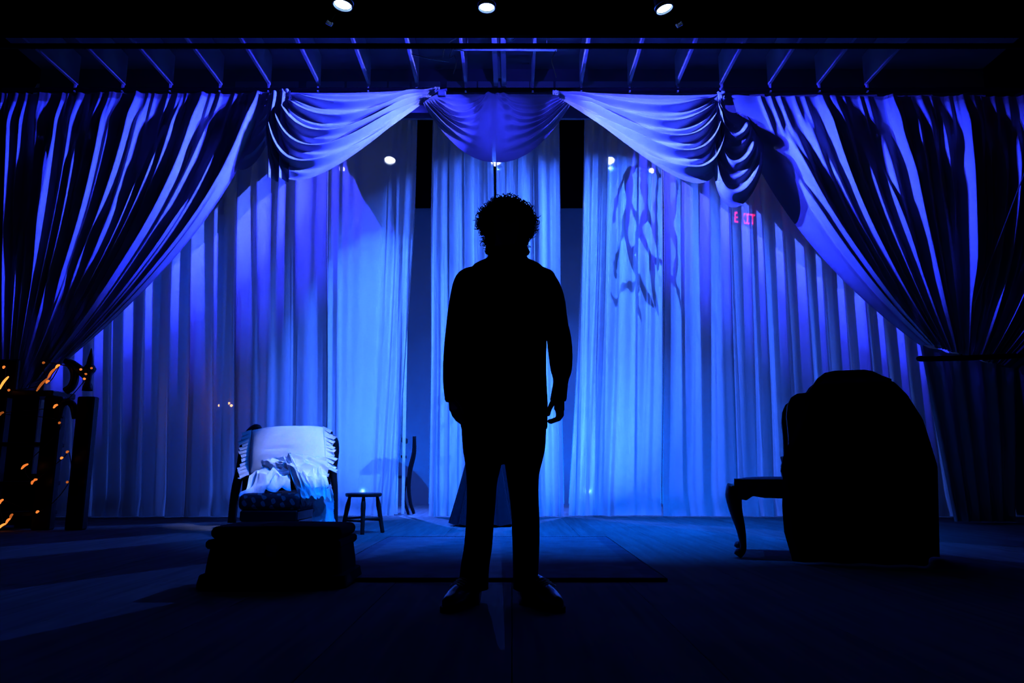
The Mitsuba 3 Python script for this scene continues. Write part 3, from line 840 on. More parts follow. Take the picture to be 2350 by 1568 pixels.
def hand(wrist, pts, thumb, palm_r=.026):
    """wrist, four finger chains and a thumb chain (lists of world points)."""
    parts = [m3.Manifold.batch_hull([ball(wrist, .024), *[ball(c[0], .0125) for c in pts]])]
    for c, r in zip(pts, (.0095, .010, .0095, .0085)):
        rr = np.linspace(r + .0008, r - .0018, len(c))
        parts += [bone(a, ra, b, rb, 12) for a, ra, b, rb in zip(c[:-1], rr[:-1], c[1:], rr[1:])]
    rr = np.linspace(.014, .009, len(thumb))
    parts += [bone(a, ra, b, rb, 12) for a, ra, b, rb in zip(thumb[:-1], rr[:-1], thumb[1:], rr[1:])]
    return parts


def P3(px, py, dy):
    return M_(px, py) + np.array([0, dy, 0])


hr = hand(P3(1283, 912, 0), [[P3(1277 + 4.4 * i, 939, -.030 + .018 * i), P3(1280 + 3.6 * i, 952, -.034 + .019 * i), P3(1278 + 2 * i, 962, -.038 + .020 * i), P3(1268 - i, 966 + i, -.038 + .020 * i), P3(1259 + i, 968, -.036 + .020 * i)] for i in range(4)],
          [P3(1275, 918, -.024), P3(1266, 928, -.042), P3(1260, 940, -.05), P3(1257, 953, -.048)])
hl = hand(P3(1041, 912, 0), [[P3(1057 - 6.5 * i, 940, -.080 + .022 * i), P3(1058 - 5.5 * i, 953, -.084 + .022 * i), P3(1060 - 3.5 * i, 964, -.088 + .022 * i), P3(1066 - 2 * i, 969 + i, -.088 + .022 * i), P3(1073 - i, 971, -.086 + .021 * i)] for i in range(4)],
          [P3(1050, 918, -.05), P3(1060, 928, -.09), P3(1066, 940, -.11), P3(1068, 951, -.115)])
hands = [fuse(h_, .004, 4) for h_ in (hr, hl)]
whole = mani(body) + mani(hands[0]) + mani(hands[1])
wm = whole.to_mesh()
put('body', trimesh.Trimesh(wm.vert_properties[:, :3], wm.tri_verts, process=False), 'skin', True, man)
eyes = []
for sx in (-1, 1):
    e = trimesh.creation.icosphere(2, .0115)
    e.apply_translation([X0 + sx * .032, YM - .089, hz + .004])
    eyes.append(e)
put('eyes', cat(*eyes), 'lacquer', True, man, label='dark eyes')

# curly hair: a soft cap plus curls that stand off it
hr_ = np.random.default_rng(5)
zt_, zb_ = M_(1160, 452)[2], M_(1160, 572)[2]
capm = [m3.Manifold.batch_hull([ball((X0, YM + .03, M_(0, 497)[2]), .105, 32), ball((X0 - .055, YM + .02, M_(0, 508)[2]), .085, 28), ball((X0 + .055, YM + .02, M_(0, 506)[2]), .085, 28), ball((X0, YM + .05, M_(0, 545)[2]), .085, 24)]),
        m3.Manifold.batch_hull([ball((X0 - .075, YM + .04, M_(0, 545)[2]), .035, 20), ball((X0 + .07, YM + .04, M_(0, 545)[2]), .035, 20), ball((X0, YM + .06, M_(0, 562)[2]), .06, 20), ball((X0 - .06, YM + .03, M_(0, 562)[2]), .03, 16), ball((X0 + .06, YM + .03, M_(0, 562)[2]), .03, 16)])]
cap_ = fuse(capm, .014, 4)
nrm = cap_.vertex_normals
cap_.vertices += nrm * (.014 * (meshkit.fbm(cap_.vertices * 38, 3, 4) * 2 - 1))[:, None]
hair_parts = [cap_]
pts_, fi_ = trimesh.sample.sample_surface(cap_, 900, seed=3)
for p_, f_ in zip(pts_, fi_):
    n_ = cap_.face_normals[f_]
    if p_[1] < YM - .075 and p_[2] < hz + .06 and abs(p_[0] - X0) < .085:
        continue                                     # keep the face free
    a_ = np.cross(n_, hr_.normal(size=3))
    a_ /= np.linalg.norm(a_)
    b_ = np.cross(n_, a_)
    R_ = hr_.uniform(.006, .013)
    th = np.linspace(0, hr_.uniform(4.5, 9.5), 16)
    lift = np.linspace(-.006, hr_.uniform(.004, .018), 16)
    curl = p_ + n_ * lift[:, None] + R_ * (np.cos(th)[:, None] * n_ * .8 + np.sin(th)[:, None] * (a_ * .9 + b_ * .3)) + a_ * np.linspace(0, hr_.uniform(-.012, .012), 16)[:, None]
    hair_parts.append(tube(curl, np.linspace(.0028, .0012, 16), 4, False))
put('hair', cat(*hair_parts), 'hair_black', True, man, label='thick curly dark hair')

# ------------------------------------------------------------------ person in the long skirt, mostly hidden behind the man
YW = 8.0
lady = thing('person', 'person in a long dark flared skirt standing behind the man, mostly hidden', 'person')
X1 = at(1115, 1100, YW)[0]
s, t = np.linspace(0, 2 * np.pi, 160), np.linspace(0, 1, 50)
S, Tt = np.meshgrid(s, t, indexing='ij')
R = .14 + (.22) * Tt ** 1.15
fold = 1 + .10 * Tt * np.sin(S * 13 + 1.2 * n1(Tt * 2, 3))
P = np.stack([X1 + R * fold * np.cos(S), YW + R * .85 * fold * np.sin(S), 1.02 * (1 - Tt) + .02 + .01 * np.sin(S * 13) * Tt], -1)
put('skirt', grid(P), 'skirt_cloth', True, lady)
bl = [bone((X1, YW, 1.0), .125, (X1, YW, 1.15), .11), bone((X1, YW, 1.15), .11, (X1, YW, 1.30), .105), bone((X1 - .13, YW, 1.33), .05, (X1 + .13, YW, 1.33), .05),
      bone((X1, YW, 1.36), .045, (X1, YW - .005, 1.45), .042),
      m3.Manifold.batch_hull([ball((X1, YW + .01, 1.555), .078), ball((X1, YW - .03, 1.53), .06), ball((X1, YW - .045, 1.465), .032)]), m3.Manifold.batch_hull([ball((X1, YW - .085, 1.54), .008), ball((X1, YW - .10, 1.512), .012)])]
for sx in (-1, 1):
    sh_, el_, wr_ = np.array([X1 + sx * .15, YW, 1.32]), np.array([X1 + sx * .17, YW + .02, 1.06]), np.array([X1 + sx * .13, YW - .06, .87])
    bl += [bone(sh_, .045, el_, .034), bone(el_, .034, wr_, .024), m3.Manifold.batch_hull([ball(wr_, .022), *[ball(wr_ + [sx * .006 - .01, -.02 + .018 * i, -.07], .011) for i in range(4)]])]
    for i in range(4):
        a_ = wr_ + [sx * .006 - .01, -.02 + .018 * i, -.07]
        bl += [bone(a_, .009, a_ + [0, -.004, -.035], .008, 10), bone(a_ + [0, -.004, -.035], .008, a_ + [-sx * .008, -.006, -.062 + .006 * abs(i - 1)], .0065, 10)]
    bl += [bone(wr_ + [0, -.015, -.02], .012, wr_ + [-sx * .018, -.04, -.06], .009, 10), bone((X1 + sx * .07, YW, .98), .07, (X1 + sx * .07, YW, .5), .05), bone((X1 + sx * .07, YW, .5), .05, (X1 + sx * .07, YW, .05), .032), bone((X1 + sx * .07, YW, .045), .034, (X1 + sx * .08, YW - .13, .03), .026)]
put('body', fuse(bl, .012, 4), 'skin', True, lady)
put('hair', fuse([m3.Manifold.batch_hull([ball((X1, YW + .03, 1.57), .088), ball((X1, YW + .045, 1.50), .07)]), ball((X1, YW + .11, 1.56), .05)], .015, 4), 'hair_black', True, lady)
put('blouse', fuse([bone((X1, YW, 1.0), .135, (X1, YW, 1.15), .12), bone((X1, YW, 1.15), .12, (X1, YW, 1.29), .115), bone((X1 - .14, YW, 1.33), .055, (X1 + .14, YW, 1.33), .055), *[bone((X1 + sx * .15, YW, 1.32), .053, (X1 + sx * .168, YW + .018, 1.10), .045) for sx in (-1, 1)]], .018, 4), 'skirt_cloth', True, lady)

# ------------------------------------------------------------------ wingback chair
wc = thing('wingback_chair', 'dark wingback armchair with cabriole legs seen from its side', 'chair')
YN, YF = 5.02, 5.66                      # near and far side of the chair
def W_(px, py):
    return at(px, py, 5.09)


def prism_y(poly_px, y0, y1, Y=5.09):
    """Profile outline (pixels at depth Y -> x, z) extruded from y0 to y1."""
    from shapely.geometry import Polygon
    q = np.array([at(a, b, Y)[[0, 2]] for a, b in poly_px])
    m = trimesh.creation.extrude_polygon(Polygon(q).buffer(.012).buffer(-.012), y1 - y0, engine='earcut')
    v = m.vertices.copy()
    m.vertices = np.stack([v[:, 0], y1 - v[:, 2], v[:, 1]], -1)
    return m


def cabriole(x, y, z0, z1, dx):
    """A cabriole leg, knee bulging towards dx, from z1 down to the pad foot."""
    h = z1 - z0
    p = [(x, y, z1), (x + dx * .012, y, z0 + h * .86), (x + dx * .004, y, z0 + h * .66), (x - dx * .022, y, z0 + h * .40), (x - dx * .032, y, z0 + h * .2), (x - dx * .028, y, z0 + h * .10), (x - dx * .005, y, z0 + .03), (x + dx * .008, y, z0 + .012)]
    r = [.055, .056, .043, .030, .0215, .020, .034, .026]
    ps = spline(p, 40)
    rs = np.interp(np.linspace(0, 1, 40), np.linspace(0, 1, 8), r)
    m = tube(ps, rs, 16)
    return m


lx = at(1692, 1140, 5.09)[0]
zseat = at(1745, 1140, 5.09)[2]
put('leg', cabriole(lx - .01, 5.09, 0, zseat + .07, -1), 'dark_wood', True, wc)
put('leg', cabriole(lx - .01, 5.60, 0, zseat + .07, -1), 'dark_wood', True, wc)
xr = at(1960, 1140, 5.09)[0]
for y in (5.09, 5.60):
    put('leg', tube(spline([(xr, y, zseat + .05), (xr + .02, y, .2), (xr + .08, y, 0.0)], 12), np.linspace(.035, .02, 12), 10), 'dark_wood', True, wc)
rail = prism_y([(1685, 1100), (1686, 1143), (1712, 1148), (1726, 1138), (1750, 1142), (1800, 1143), (1830, 1146), (1970, 1150), (1970, 1100)], YN + .02, YF - .02)
put('seat_rail', rail, 'upholstery', 40, wc)
def cushion(x0, x1, y0, y1, z0, z1, crown=.02, n=26):
    a = np.linspace(-1, 1, n)
    A, B = np.meshgrid(a, a, indexing='ij')
    th = (1 - np.abs(A) ** 5) ** .4 * (1 - np.abs(B) ** 5) ** .4
    top = (z0 + z1) / 2 + (z1 - z0) / 2 * th + crown * (1 - A ** 2) * (1 - B ** 2)
    bot = (z0 + z1) / 2 - (z1 - z0) / 2 * th
    X, Y = (x0 + x1) / 2 + A * (x1 - x0) / 2, (y0 + y1) / 2 + B * (y1 - y0) / 2
    up, dn = grid(np.stack([X, Y, top], -1)), grid(np.stack([X, Y, bot], -1))
    dn.invert()
    return cat(up, dn)


zc0, zc1 = W_(1740, 1112)[2], W_(1740, 1098)[2]
put('seat_cushion', cushion(W_(1684, 1100)[0], W_(1860, 1100)[0], YN + .03, YF - .03, zc0 - .03, zc1, .01), 'upholstery', True, wc)
wing = [(1803, 1110), (1796, 1082), (1797, 1066), (1803, 1050), (1801, 1000), (1797, 960), (1799, 935), (1806, 918), (1818, 910), (1840, 908), (1850, 895), (1860, 878), (1875, 866), (1895, 862), (1955, 862), (1972, 866), (1990, 876), (2008, 884), (2018, 1100), (2020, 1150), (1803, 1150)]
for nm, y0, y1 in (('wing', YN, YN + .09), ('wing', YF - .09, YF)):
    put(nm, prism_y(wing, y0, y1), 'upholstery', 40, wc)
backp = [(1900, 1110), (1905, 960), (1912, 880), (1920, 862), (1955, 860), (1975, 866), (1995, 885), (2015, 1000), (2020, 1150), (1910, 1150)]
put('backrest', prism_y(backp, YN + .05, YF - .05), 'upholstery', 40, wc)
for y in (YN + .04, YF - .04):
    put('arm', tube(spline([(W_(1800, 1060)[0], y, W_(1800, 1064)[2]), (W_(1850, 1052)[0], y, W_(1850, 1052)[2]), (W_(1920, 1040)[0], y, W_(1920, 1040)[2])], 14), .055, 14), 'upholstery', True, wc)
put('crest', tube(spline([(W_(1888, 871)[0], YN + .05, W_(1888, 874)[2]), (W_(1925, 868)[0], (YN + YF) / 2, W_(1925, 869)[2]), (W_(1888, 871)[0], YF - .05, W_(1888, 874)[2])], 16), .035, 12), 'upholstery', True, wc)
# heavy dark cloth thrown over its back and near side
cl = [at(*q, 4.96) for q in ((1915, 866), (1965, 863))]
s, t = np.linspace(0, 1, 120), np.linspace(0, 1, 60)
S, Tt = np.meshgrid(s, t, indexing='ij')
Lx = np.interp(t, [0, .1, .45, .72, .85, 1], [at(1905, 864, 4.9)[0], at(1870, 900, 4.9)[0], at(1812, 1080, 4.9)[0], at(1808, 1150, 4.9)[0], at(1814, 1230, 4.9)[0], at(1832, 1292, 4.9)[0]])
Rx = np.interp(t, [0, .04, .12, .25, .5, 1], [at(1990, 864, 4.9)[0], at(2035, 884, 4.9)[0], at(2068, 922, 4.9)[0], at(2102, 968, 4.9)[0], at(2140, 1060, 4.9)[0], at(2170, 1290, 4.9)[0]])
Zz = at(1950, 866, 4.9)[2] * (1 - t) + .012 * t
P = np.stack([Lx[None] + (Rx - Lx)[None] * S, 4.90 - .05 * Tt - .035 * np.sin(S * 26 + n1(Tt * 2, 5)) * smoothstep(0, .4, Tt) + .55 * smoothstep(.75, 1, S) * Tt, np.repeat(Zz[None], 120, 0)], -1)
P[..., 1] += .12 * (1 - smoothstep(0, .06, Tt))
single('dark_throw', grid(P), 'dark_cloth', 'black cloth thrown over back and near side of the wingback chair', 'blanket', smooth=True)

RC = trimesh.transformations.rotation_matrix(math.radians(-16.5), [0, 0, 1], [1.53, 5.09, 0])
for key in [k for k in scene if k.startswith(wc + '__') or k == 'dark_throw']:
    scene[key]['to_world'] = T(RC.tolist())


# ------------------------------------------------------------------ low chest with a cushion, in front of the bed
ch = thing('chest', 'low black chest with moulded base in front of the bed', 'chest')
Yc0, Yc1 = 3.78, 4.20
xa, xb_ = at(470, 1300, 3.80)[0], at(820, 1240, 4.20)[0]
zl = at(700, 1240, Yc0)[2]
put('lid', box((xa + xb_) / 2, (Yc0 + Yc1) / 2, zl - .022, xb_ - xa, Yc1 - Yc0, .044, .012), 'dark_cloth', False, ch)
sec_ = []
for z, e in ((zl - .04, -.006), (zl * .7, -.002), (zl * .45, .006), (zl * .3, .008), (.065, .012), (.06, .03), (.02, .038), (0, .038)):
    sec_.append([(xa + xb_) / 2, (Yc0 + Yc1) / 2, z, (xb_ - xa) / 2 + e, (Yc1 - Yc0) / 2 + e])
put('body', loft(sec_[::-1], 48, 9.0), 'dark_cloth', 30, ch)
put('latch', box((xa + xb_) / 2, Yc0 - .008, zl - .05, .05, .012, .06, .004), 'steel', False, ch)
def pad(x0, x1, y0, y1, z0, z1, r, bulge=.02):
    m = m3.Manifold.batch_hull([ball((x, y, z), r, 20) for x in (x0 + r, x1 - r) for y in (y0 + r, y1 - r) for z in (z0 + r, z1 - r)]).refine_to_length(.03).to_mesh()
    v = np.array(m.vert_properties[:, :3])
    a, b = (v[:, 0] - (x0 + x1) / 2) / ((x1 - x0) / 2), (v[:, 1] - (y0 + y1) / 2) / ((y1 - y0) / 2)
    v[:, 2] += np.where(v[:, 2] > (z0 + z1) / 2, bulge * (1 - a ** 2) * (1 - b ** 2), 0)
    return trimesh.Trimesh(v, m.tri_verts, process=False)


zp_ = at(700, 1203, 4.0)[2]
single('seat_pad', pad(xa + .01, at(818, 1220, 4.18)[0], Yc0 + .02, Yc1 - .02, zl + .001, zp_, (zp_ - zl) / 2.05, .012), 'dark_cloth', 'thick black cushion lying on the low chest', 'cushion', smooth=40)


# ------------------------------------------------------------------ small stool
st = thing('stool', 'small dark wooden stool with turned legs beside the bed', 'stool')
sx_, sy_ = at(833, 1180, 7.05)[0], 7.05
zs_ = at(833, 1132, 7.0)[2]
put('seat', lathe([(1e-4, zs_ - .034), (.155, zs_ - .034), (.166, zs_ - .026), (.168, zs_ - .008), (.160, zs_), (1e-4, zs_)], 40, (sx_, sy_, 0)), 'dark_wood', 40, st)
feet = []
for a in (-79, 11, 101, 191):
    ca, sa = math.cos(math.radians(a)), math.sin(math.radians(a))
    top_, ft = np.array([sx_ + .125 * ca, sy_ + .125 * sa, zs_ - .03]), np.array([sx_ + .185 * ca, sy_ + .185 * sa, 0.0])
    f_ = np.linspace(0, 1, 14)[:, None]
    put('leg', tube(top_ * (1 - f_) + ft * f_, np.interp(f_[:, 0], [0, .08, .25, .4, .8, 1], [.014, .016, .024, .021, .019, .018]), 12), 'dark_wood', True, st)
    feet.append((top_, ft))
for i in range(4):
    (t0, f0), (t1, f1) = feet[i], feet[(i + 1) % 4]
    h_ = .60 + .05 * (i % 2)
    put('stretcher', tube([t0 * (1 - h_) + f0 * h_, t1 * (1 - h_) + f1 * h_], .011, 8), 'dark_wood', True, st)

# ------------------------------------------------------------------ bed with carved head frame
bd = thing('bed', 'dark bed with curved wooden head frame and patterned mattress against the curtain', 'bed')
YH = 8.15
def B_(px, py, Y=YH):
    return at(px, py, Y)


leftp = spline([B_(532, 1200), B_(540, 1130), B_(552, 1075), B_(562, 1020), B_(575, 992), B_(590, 982), B_(600, 990)], 40)
put('head_post', tube(leftp, np.interp(np.linspace(0, 1, 40), [0, .5, .8, 1], [.045, .05, .045, .02]), 14), 'dark_wood', True, bd)
rightp = spline([B_(768, 1200), B_(768, 1130), B_(766, 1080), B_(771, 1035), B_(768, 1010), B_(757, 1001), B_(746, 1006), B_(744, 1030), B_(746, 1060)], 50)
put('head_post', tube(rightp, np.interp(np.linspace(0, 1, 50), [0, .5, .7, 1], [.035, .035, .028, .02]), 14), 'dark_wood', True, bd)
put('head_rail', tube(spline([B_(585, 990), B_(660, 1010), B_(750, 1012)], 20), .03, 12), 'dark_wood', True, bd)
x0, x1 = B_(556, 1100)[0], B_(758, 1100)[0]
put('head_panel', box((x0 + x1) / 2, YH + .02, .62, x1 - x0, .04, .75, .01), 'dark_wood', False, bd)
zm = at(640, 1133, 7.0)[2]
mx0, mx1 = at(548, 1150, 7.0)[0], at(755, 1150, 8.0)[0]
put('mattress', pad(mx0, mx1, 6.95, YH, zm - .16, zm, .06, .015), 'brocade', True, bd)
put('valance', box((mx0 + mx1) / 2 - .12, 7.02, (zm - .12) / 2, mx1 - mx0 - .30, .03, zm - .14, .008), 'dark_cloth', False, bd)
put('side_rail', box((mx0 + mx1) / 2, 7.55, zm - .2, mx1 - mx0 - .06, 1.2, .10, .015), 'lacquer', False, bd)
for x in (mx0 + .06, mx1 - .06):
    for y in (7.02, 8.0):
        put('leg', tube([(x, y, zm - .15), (x, y, 0)], [.03, .02], 12), 'dark_wood', True, bd)

# pillow with ruffled ends
pil = thing('pillow', 'large white linen pillow with ruffled ends propped up on the bed', 'pillow')
n = 60
a = np.linspace(-1, 1, n)
A, B = np.meshgrid(a, a, indexing='ij')
pt = lambda px, py, Y: at(px, py, Y)
TL, TR, BL, BR = pt(578, 988, 8.02), pt(742, 980, 8.02), pt(572, 1092, 7.72), pt(750, 1078, 7.72)
fu, fv = (A + 1) / 2, (B + 1) / 2
base = (TL[None, None] * ((1 - fu) * (1 - fv))[..., None] + TR * (fu * (1 - fv))[..., None] + BL * ((1 - fu) * fv)[..., None] + BR * (fu * fv)[..., None])
nrm_ = np.cross(TR - TL, BL - TL)
nrm_ /= np.linalg.norm(nrm_)
if nrm_[1] > 0:
    nrm_ = -nrm_
th = .19 * ((1 - np.abs(A) ** 2.6) * (1 - np.abs(B) ** 2.6)) ** .55
wr = .010 * (meshkit.fbm(np.stack([A * 2.5, B * 2.5, 0 * A], -1), 3, 2) - .5) * 2 - .012 * np.exp(-((B - .35 - .1 * A) / .08) ** 2) * np.exp(-((A + .1) / .4) ** 2)
pinch = 1 - .06 * (1 - A ** 2) * 0
fr = base + nrm_ * (th + wr)[..., None]
bk = base - nrm_ * (th * .6)[..., None]
bm = grid(bk)
bm.invert()
put('cushion_body', cat(grid(fr), bm), 'white_linen', True, pil)


def ruffle(p0, p1, out, n=90, seed=0, width=.125, flaps=12):
    t = np.linspace(0, 1, n)
    r = np.random.default_rng(seed)
    w = np.linspace(0, 1, 8)
    P = np.zeros((n, 8, 3))
    ph = t * flaps
    cell = np.floor(ph).astype(int)
    fr_ = ph - cell
    ln = width * (.75 + .5 * r.random(flaps + 2)[cell]) * (1 - .25 * fr_)
    dz = -.02 * fr_ - .03 * r.random(flaps + 2)[cell]
    for j, q in enumerate(w):
        P[:, j] = p0 + (p1 - p0) * t[:, None] + np.asarray(out) * (ln * q)[:, None] + nrm_ * (.03 * (fr_ - .3) * q + .004 * np.sin(ph * 20) * q)[:, None] + np.array([0, 0, 1.0]) * (dz * q)[:, None]
    return grid(P)


put('ruffle', ruffle(TL + nrm_ * .012, BL + nrm_ * .012, [-1, 0, -.12], seed=2), 'white_linen', True, pil)
put('ruffle', ruffle(TR + nrm_ * .012, BR + nrm_ * .012, [1, 0, -.18], seed=3), 'white_linen', True, pil)


# crumpled sheet
def cloth_patch(TL, TR, BL, BR, bulge, seed, wr=.02, fx=5.0, fy=3.0, n=70, ragged=0.0):
    u = np.linspace(0, 1, n)
    U, V = np.meshgrid(u, u, indexing='ij')
    base = TL * ((1 - U) * (1 - V))[..., None] + TR * (U * (1 - V))[..., None] + BL * ((1 - U) * V)[..., None] + BR * (U * V)[..., None]
    nn = np.cross(TR - TL, BL - TL)
    nn /= np.linalg.norm(nn)
    if nn[1] > 0:
        nn = -nn
    h = bulge * 4 * U * (1 - U) * (1 - V * .3) + wr * 1.6 * (1 - np.abs(2 * meshkit.fbm(np.stack([U * fx + V * 1.2, V * fy * .6 - U * .8, 0 * U], -1), 2, seed) - 1) * 3.0) + wr * .5 * (2 * meshkit.fbm(np.stack([U * fx * 2, V * fy * 2, 0 * U], -1), 3, seed + 9) - 1)
    base = base + nn * h[..., None]
    base[..., 2] -= ragged * V ** 3 * n1(U * 9, seed + 3)
    return grid(base)


sh_ = thing('bed_sheet', 'crumpled white sheet bunched below the pillow and falling to the floor', 'sheet')
put('left_flap', cloth_patch(at(590, 1072, 7.6), at(668, 1062, 7.55), at(548, 1148, 7.05), at(668, 1128, 7.0), .05, 3, .022, 4, 3, ragged=.006), 'white_cotton', True, sh_)
put('right_flap', cloth_patch(at(662, 1064, 7.5), at(742, 1062, 7.6), at(706, 1158, 6.98), at(762, 1150, 7.1), .05, 5, .026, 4, 3, ragged=.006), 'white_cotton', True, sh_)
put('falling_corner', cloth_patch(at(716, 1120, 7.12), at(752, 1112, 7.35), at(718, 1204, 7.1), at(770, 1204, 7.5), .05, 7, .03, 4, 2, ragged=.0), 'white_cotton', True, sh_)
put('bunched_fold', cat(cloth_patch(at(606, 1092, 7.42), at(612, 1060, 7.55), at(668, 1084, 7.30), at(668, 1050, 7.45), .07, 11, .02, 3, 3), cloth_patch(at(662, 1084, 7.26), at(660, 1050, 7.45), at(752, 1100, 7.42), at(744, 1056, 7.62), .08, 13, .026, 4, 3),
                        cloth_patch(at(650, 1052, 7.36), at(676, 1060, 7.34), at(694, 1160, 6.94), at(730, 1142, 7.0), .07, 17, .02, 3, 4)), 'white_cotton', True, sh_)

# ------------------------------------------------------------------ bentwood chair behind the left panel of the curtain
bc = thing('bentwood_chair', 'dark curved chair standing in the open gap behind the curtain', 'chair')
Yq = 9.95
def Q_(px, py, dy=0.0):
    return at(px, py, Yq + dy)


for dy in (0, .42):
    put('leg', tube(spline([Q_(951, 1002, dy), Q_(950, 1040, dy), Q_(941, 1080, dy), Q_(938, 1120, dy), Q_(942, 1155, dy), Q_(950, 1180 - dy * 10, dy)], 30), np.interp(np.linspace(0, 1, 30), [0, .3, 1], [.022, .032, .018]), 12), 'lacquer', True, bc)
    put('leg', tube(spline([Q_(868, 1098, dy), Q_(862, 1140, dy), Q_(872, 1182 - dy * 10, dy)], 20), np.linspace(.025, .018, 20), 12), 'lacquer', True, bc)
    put('brace', tube(spline([Q_(935, 1095, dy), Q_(927, 1140, dy), Q_(938, 1184 - dy * 10, dy)], 20), .016, 10), 'lacquer', True, bc)
put('seat', box((Q_(868, 0)[0] + Q_(942, 0)[0]) / 2, Yq + .21, Q_(900, 1094)[2], abs(Q_(942, 0)[0] - Q_(868, 0)[0]) + .04, .46, .05, .015), 'lacquer', False, bc)
put('backrest', cat(box(Q_(949, 0)[0], Yq + .21, Q_(950, 1010)[2], .03, .42, .07, .01), box(Q_(948, 0)[0], Yq + .21, Q_(950, 1048)[2], .02, .42, .04, .008)), 'lacquer', False, bc)

# ------------------------------------------------------------------ pointed tree and bare branch behind the right panels, fairy lights behind the left one
tr_ = thing('conical_tree', 'dark pointed shape standing behind the right side of the curtain', 'tree')
c = at(1590, 1180, 10.1)
zt2 = at(1568, 998, 10.1)[2]
put('cone', lathe([(.30, .02), (.27, .18), (.19, .45), (.11, .75), (.045, zt2 - .12), (.008, zt2), (1e-4, zt2)], 28, (c[0] - .03, 10.15, 0)), 'green_needles', True, tr_)
put('trunk', tube([(c[0] - .03, 10.15, 0), (c[0] - .03, 10.15, .1)], .05, 12), 'bark', True, tr_)
br = thing('branch', 'bare forked branch hung behind the curtain, casting shadows on it', 'branch')
lampE = at(1398, 368, YL) + np.array([0, -.07, -.16])


def shadow_pt(px, py, Y=9.95):
    """The point at depth Y that the right-hand backlight lamp throws onto the curtain at this pixel."""
    q = at(px, py, YC)
    return lampE + (q - lampE) * ((Y - lampE[1]) / (q[1] - lampE[1]))


for st_, r0, r1 in (([(1445, 395), (1447, 470), (1438, 540), (1452, 600), (1472, 665), (1505, 728)], .022, .014), ([(1447, 470), (1468, 515), (1466, 570), (1452, 600)], .014, .016), ([(1482, 410), (1490, 490), (1515, 560), (1521, 640)], .018, .012),
                    ([(1490, 490), (1476, 545), (1500, 605), (1508, 690), (1524, 760)], .017, .010), ([(1522, 400), (1513, 470), (1515, 560)], .014, .014), ([(1472, 665), (1436, 690), (1402, 702)], .018, .010), ([(1500, 605), (1542, 640), (1562, 700)], .014, .008),
                    ([(1445, 395), (1418, 450), (1408, 520)], .013, .007), ([(1438, 540), (1415, 600), (1412, 640)], .014, .008), ([(1472, 665), (1468, 720), (1478, 770)], .016, .008), ([(1548, 420), (1536, 500), (1546, 570), (1540, 640)], .012, .010), ([(1445, 395), (1484, 372), (1522, 400)], .02, .016), ([(1484, 372), (1482, 410)], .018, .018), ([(1522, 400), (1548, 420)], .014, .012)):
    pts = spline([shadow_pt(*q) for q in st_], 26)
    wob = np.linspace(r0, r1, 26) * (1 + .35 * np.sin(np.arange(26) * .9 + st_[0][0]))
    put('twig', tube(pts, np.maximum(wob * 1.55, .009), 8), 'bark', True, br)
tp = shadow_pt(1484, 372)
single('branch_line', tube([tp, [tp[0], tp[1], 6.7]], .006, 6), 'wire_black', 'thin line from which the bare branch hangs', 'wire')
for px, py in ((503, 931), (525, 926), (531, 931)):
    b_ = trimesh.creation.icosphere(2, .019)
    c = at(px, py, 10.0)
    k = thing('candle_bulb', 'tiny warm orange light glowing through the curtain above the bed', 'light', 'orange lights behind the curtain')
    b_.apply_translation(c)
    emitter(k + '__bulb', b_, (22, 7.5, 1.5), True)
    put('stem', tube([c - [0, 0, .02], [c[0], c[1], 0.0]], .012, 8), 'black_paint', True, k)

# ------------------------------------------------------------------ ornate stand at the far left with fairy lights
YS = 7.4
et = thing('ornate_shelf', 'dark ornate shelf unit with pointed finial at the left edge', 'shelf')
def S_(px, py, dy=0.0):
    return at(px, py, YS + dy)


fx_ = S_(205, 850)[0]
z0, z1 = S_(205, 897)[2], S_(205, 800)[2]
hh = z1 - z0
put('finial', lathe([(1e-4, z0), (.05, z0), (.045, z0 + hh * .1), (.028, z0 + hh * .2), (.03, z0 + hh * .38), (.055, z0 + hh * .46), (.062, z0 + hh * .52), (.035, z0 + hh * .62), (.022, z0 + hh * .8), (.004, z1), (1e-4, z1)], 28, (fx_, YS, 0)), 'lacquer', True, et)
put('top_board', box((S_(215, 0)[0] + S_(-30, 0)[0]) / 2, YS + .15, z0 - .03, S_(232, 0)[0] - S_(-30, 0)[0], .40, .06, .01), 'lacquer', False, et)
arc = [S_(158, 832), S_(170, 850), S_(171, 872), S_(164, 888), S_(151, 898)]
put('scroll', tube(spline(arc, 24), .04, 12), 'lacquer', True, et)
put('scroll', tube(spline([S_(150, 828), S_(168, 836), S_(182, 848), S_(200, 862)], 20), np.linspace(.03, .05, 20), 12), 'lacquer', True, et)
put('pediment', box((S_(141, 0)[0] + S_(-30, 0)[0]) / 2, YS, (S_(0, 897)[2] + S_(0, 825)[2]) / 2, S_(141, 0)[0] - S_(-30, 0)[0], .05, S_(0, 825)[2] - S_(0, 897)[2], .012), 'lacquer', False, et)
for (a, b) in ((172, 212), (96, 138), (-30, 10)):
    xa, xb2 = S_(a, 1000)[0], S_(b, 1000)[0]
    put('post', box((xa + xb2) / 2, YS + .02, z0 / 2 - .03, xb2 - xa, .10, z0 - .06, .012), 'lacquer', False, et)
for py in (1020, 1110, 1180):
    put('shelf_board', box((S_(212, 0)[0] + S_(-30, 0)[0]) / 2, YS + .15, S_(0, py)[2], S_(212, 0)[0] - S_(-30, 0)[0], .36, .04, .006), 'lacquer', False, et)
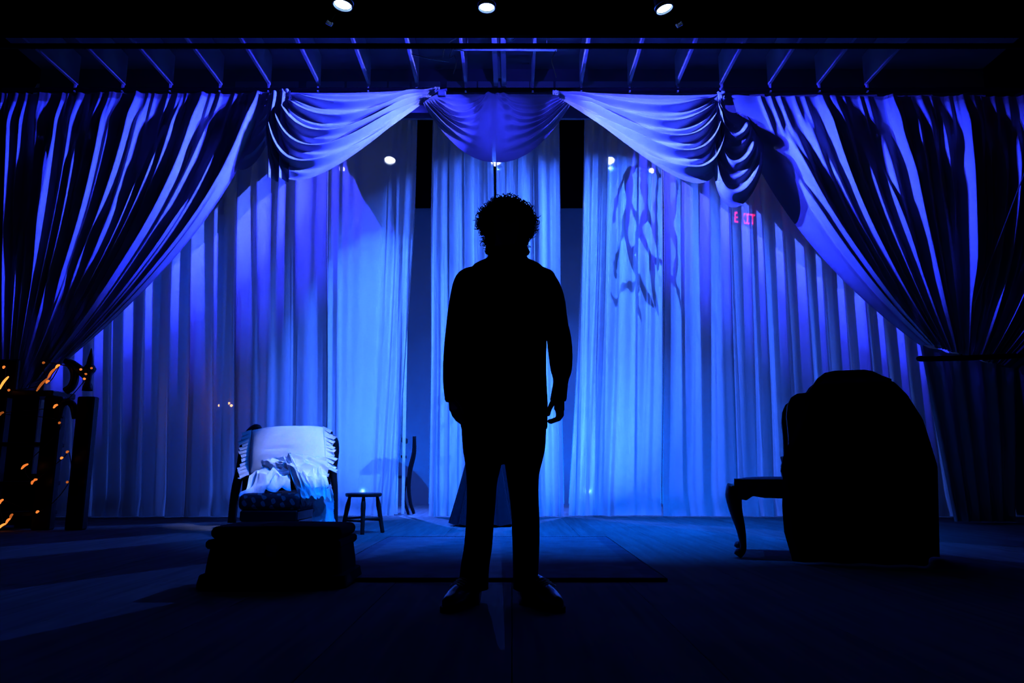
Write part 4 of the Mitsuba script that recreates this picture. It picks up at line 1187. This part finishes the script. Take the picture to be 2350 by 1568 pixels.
put('back_panel', box((S_(138, 0)[0] + S_(-60, 0)[0]) / 2, YS + .33, z0 / 2, S_(138, 0)[0] - S_(-60, 0)[0] + .1, .02, z0 - .05), 'lacquer', False, et)
put('back_panel', box(S_(160, 0)[0], YS + .30, S_(0, 1088)[2] / 2, .30, .02, S_(0, 1088)[2]), 'lacquer', False, et)
put('arch', tube(spline([S_(136, 960), S_(142, 932), S_(155, 922), S_(168, 932), S_(174, 960)], 20), .035, 10), 'lacquer', True, et)
fl = thing('fairy_lights', 'string of small warm orange lights wound around the dark shelf unit', 'string lights')
YF_ = YS - .16
streaks = [((8, 846), (12, 842), 1), ((-2, 895), (20, 864), 2.2), ((20, 898), (23, 896), .5), ((84, 898), (110, 868), .35), ((110, 868), (128, 845), .5), ((128, 845), (138, 838), 1.6), ((106, 880), (114, 874), .9), ((99, 835), (103, 833), .35), ((185, 850), (188, 849), 1), ((210, 847), (212, 846), .5), ((197, 860), (199, 860), .5), ((193, 871), (196, 871), 1.1),
           ((123, 937), (133, 929), 1.1), ((-2, 955), (9, 946), .25), ((136, 973), (139, 971), .4), ((49, 1077), (65, 1065), .9), ((73, 1112), (78, 1104), .8), ((78, 1104), (86, 1101), .8), ((140, 1054), (145, 1051), 1.3), ((153, 1040), (158, 1037), .5), ((154, 1109), (157, 1107), .35), ((84, 1178), (90, 1174), 1.), ((-2, 1158), (8, 1146), 1.0), ((-2, 1213), (14, 1202), 1.8), ((14, 1202), (24, 1190), 1.1), ((24, 1190), (30, 1180), .4)]
wire = []
for (p, q, e) in streaks:
    a_, b_ = at(*p, YF_), at(*q, YF_)
    mid = (a_ + b_) / 2 + np.array([.0, -.01, .006])
    kk = numbered(fl + '__bulb')
    emitter(kk, tube(spline([a_, mid, b_], 8), [.006, .010, .011, .012, .012, .011, .010, .006], 8), np.array([1.0, .22, .035]) * 1.1 * e, True)
    wire.append(mid + [0, .03, 0])
put('wire', tube(spline(wire, 200), .004, 5), 'wire_black', True, fl)
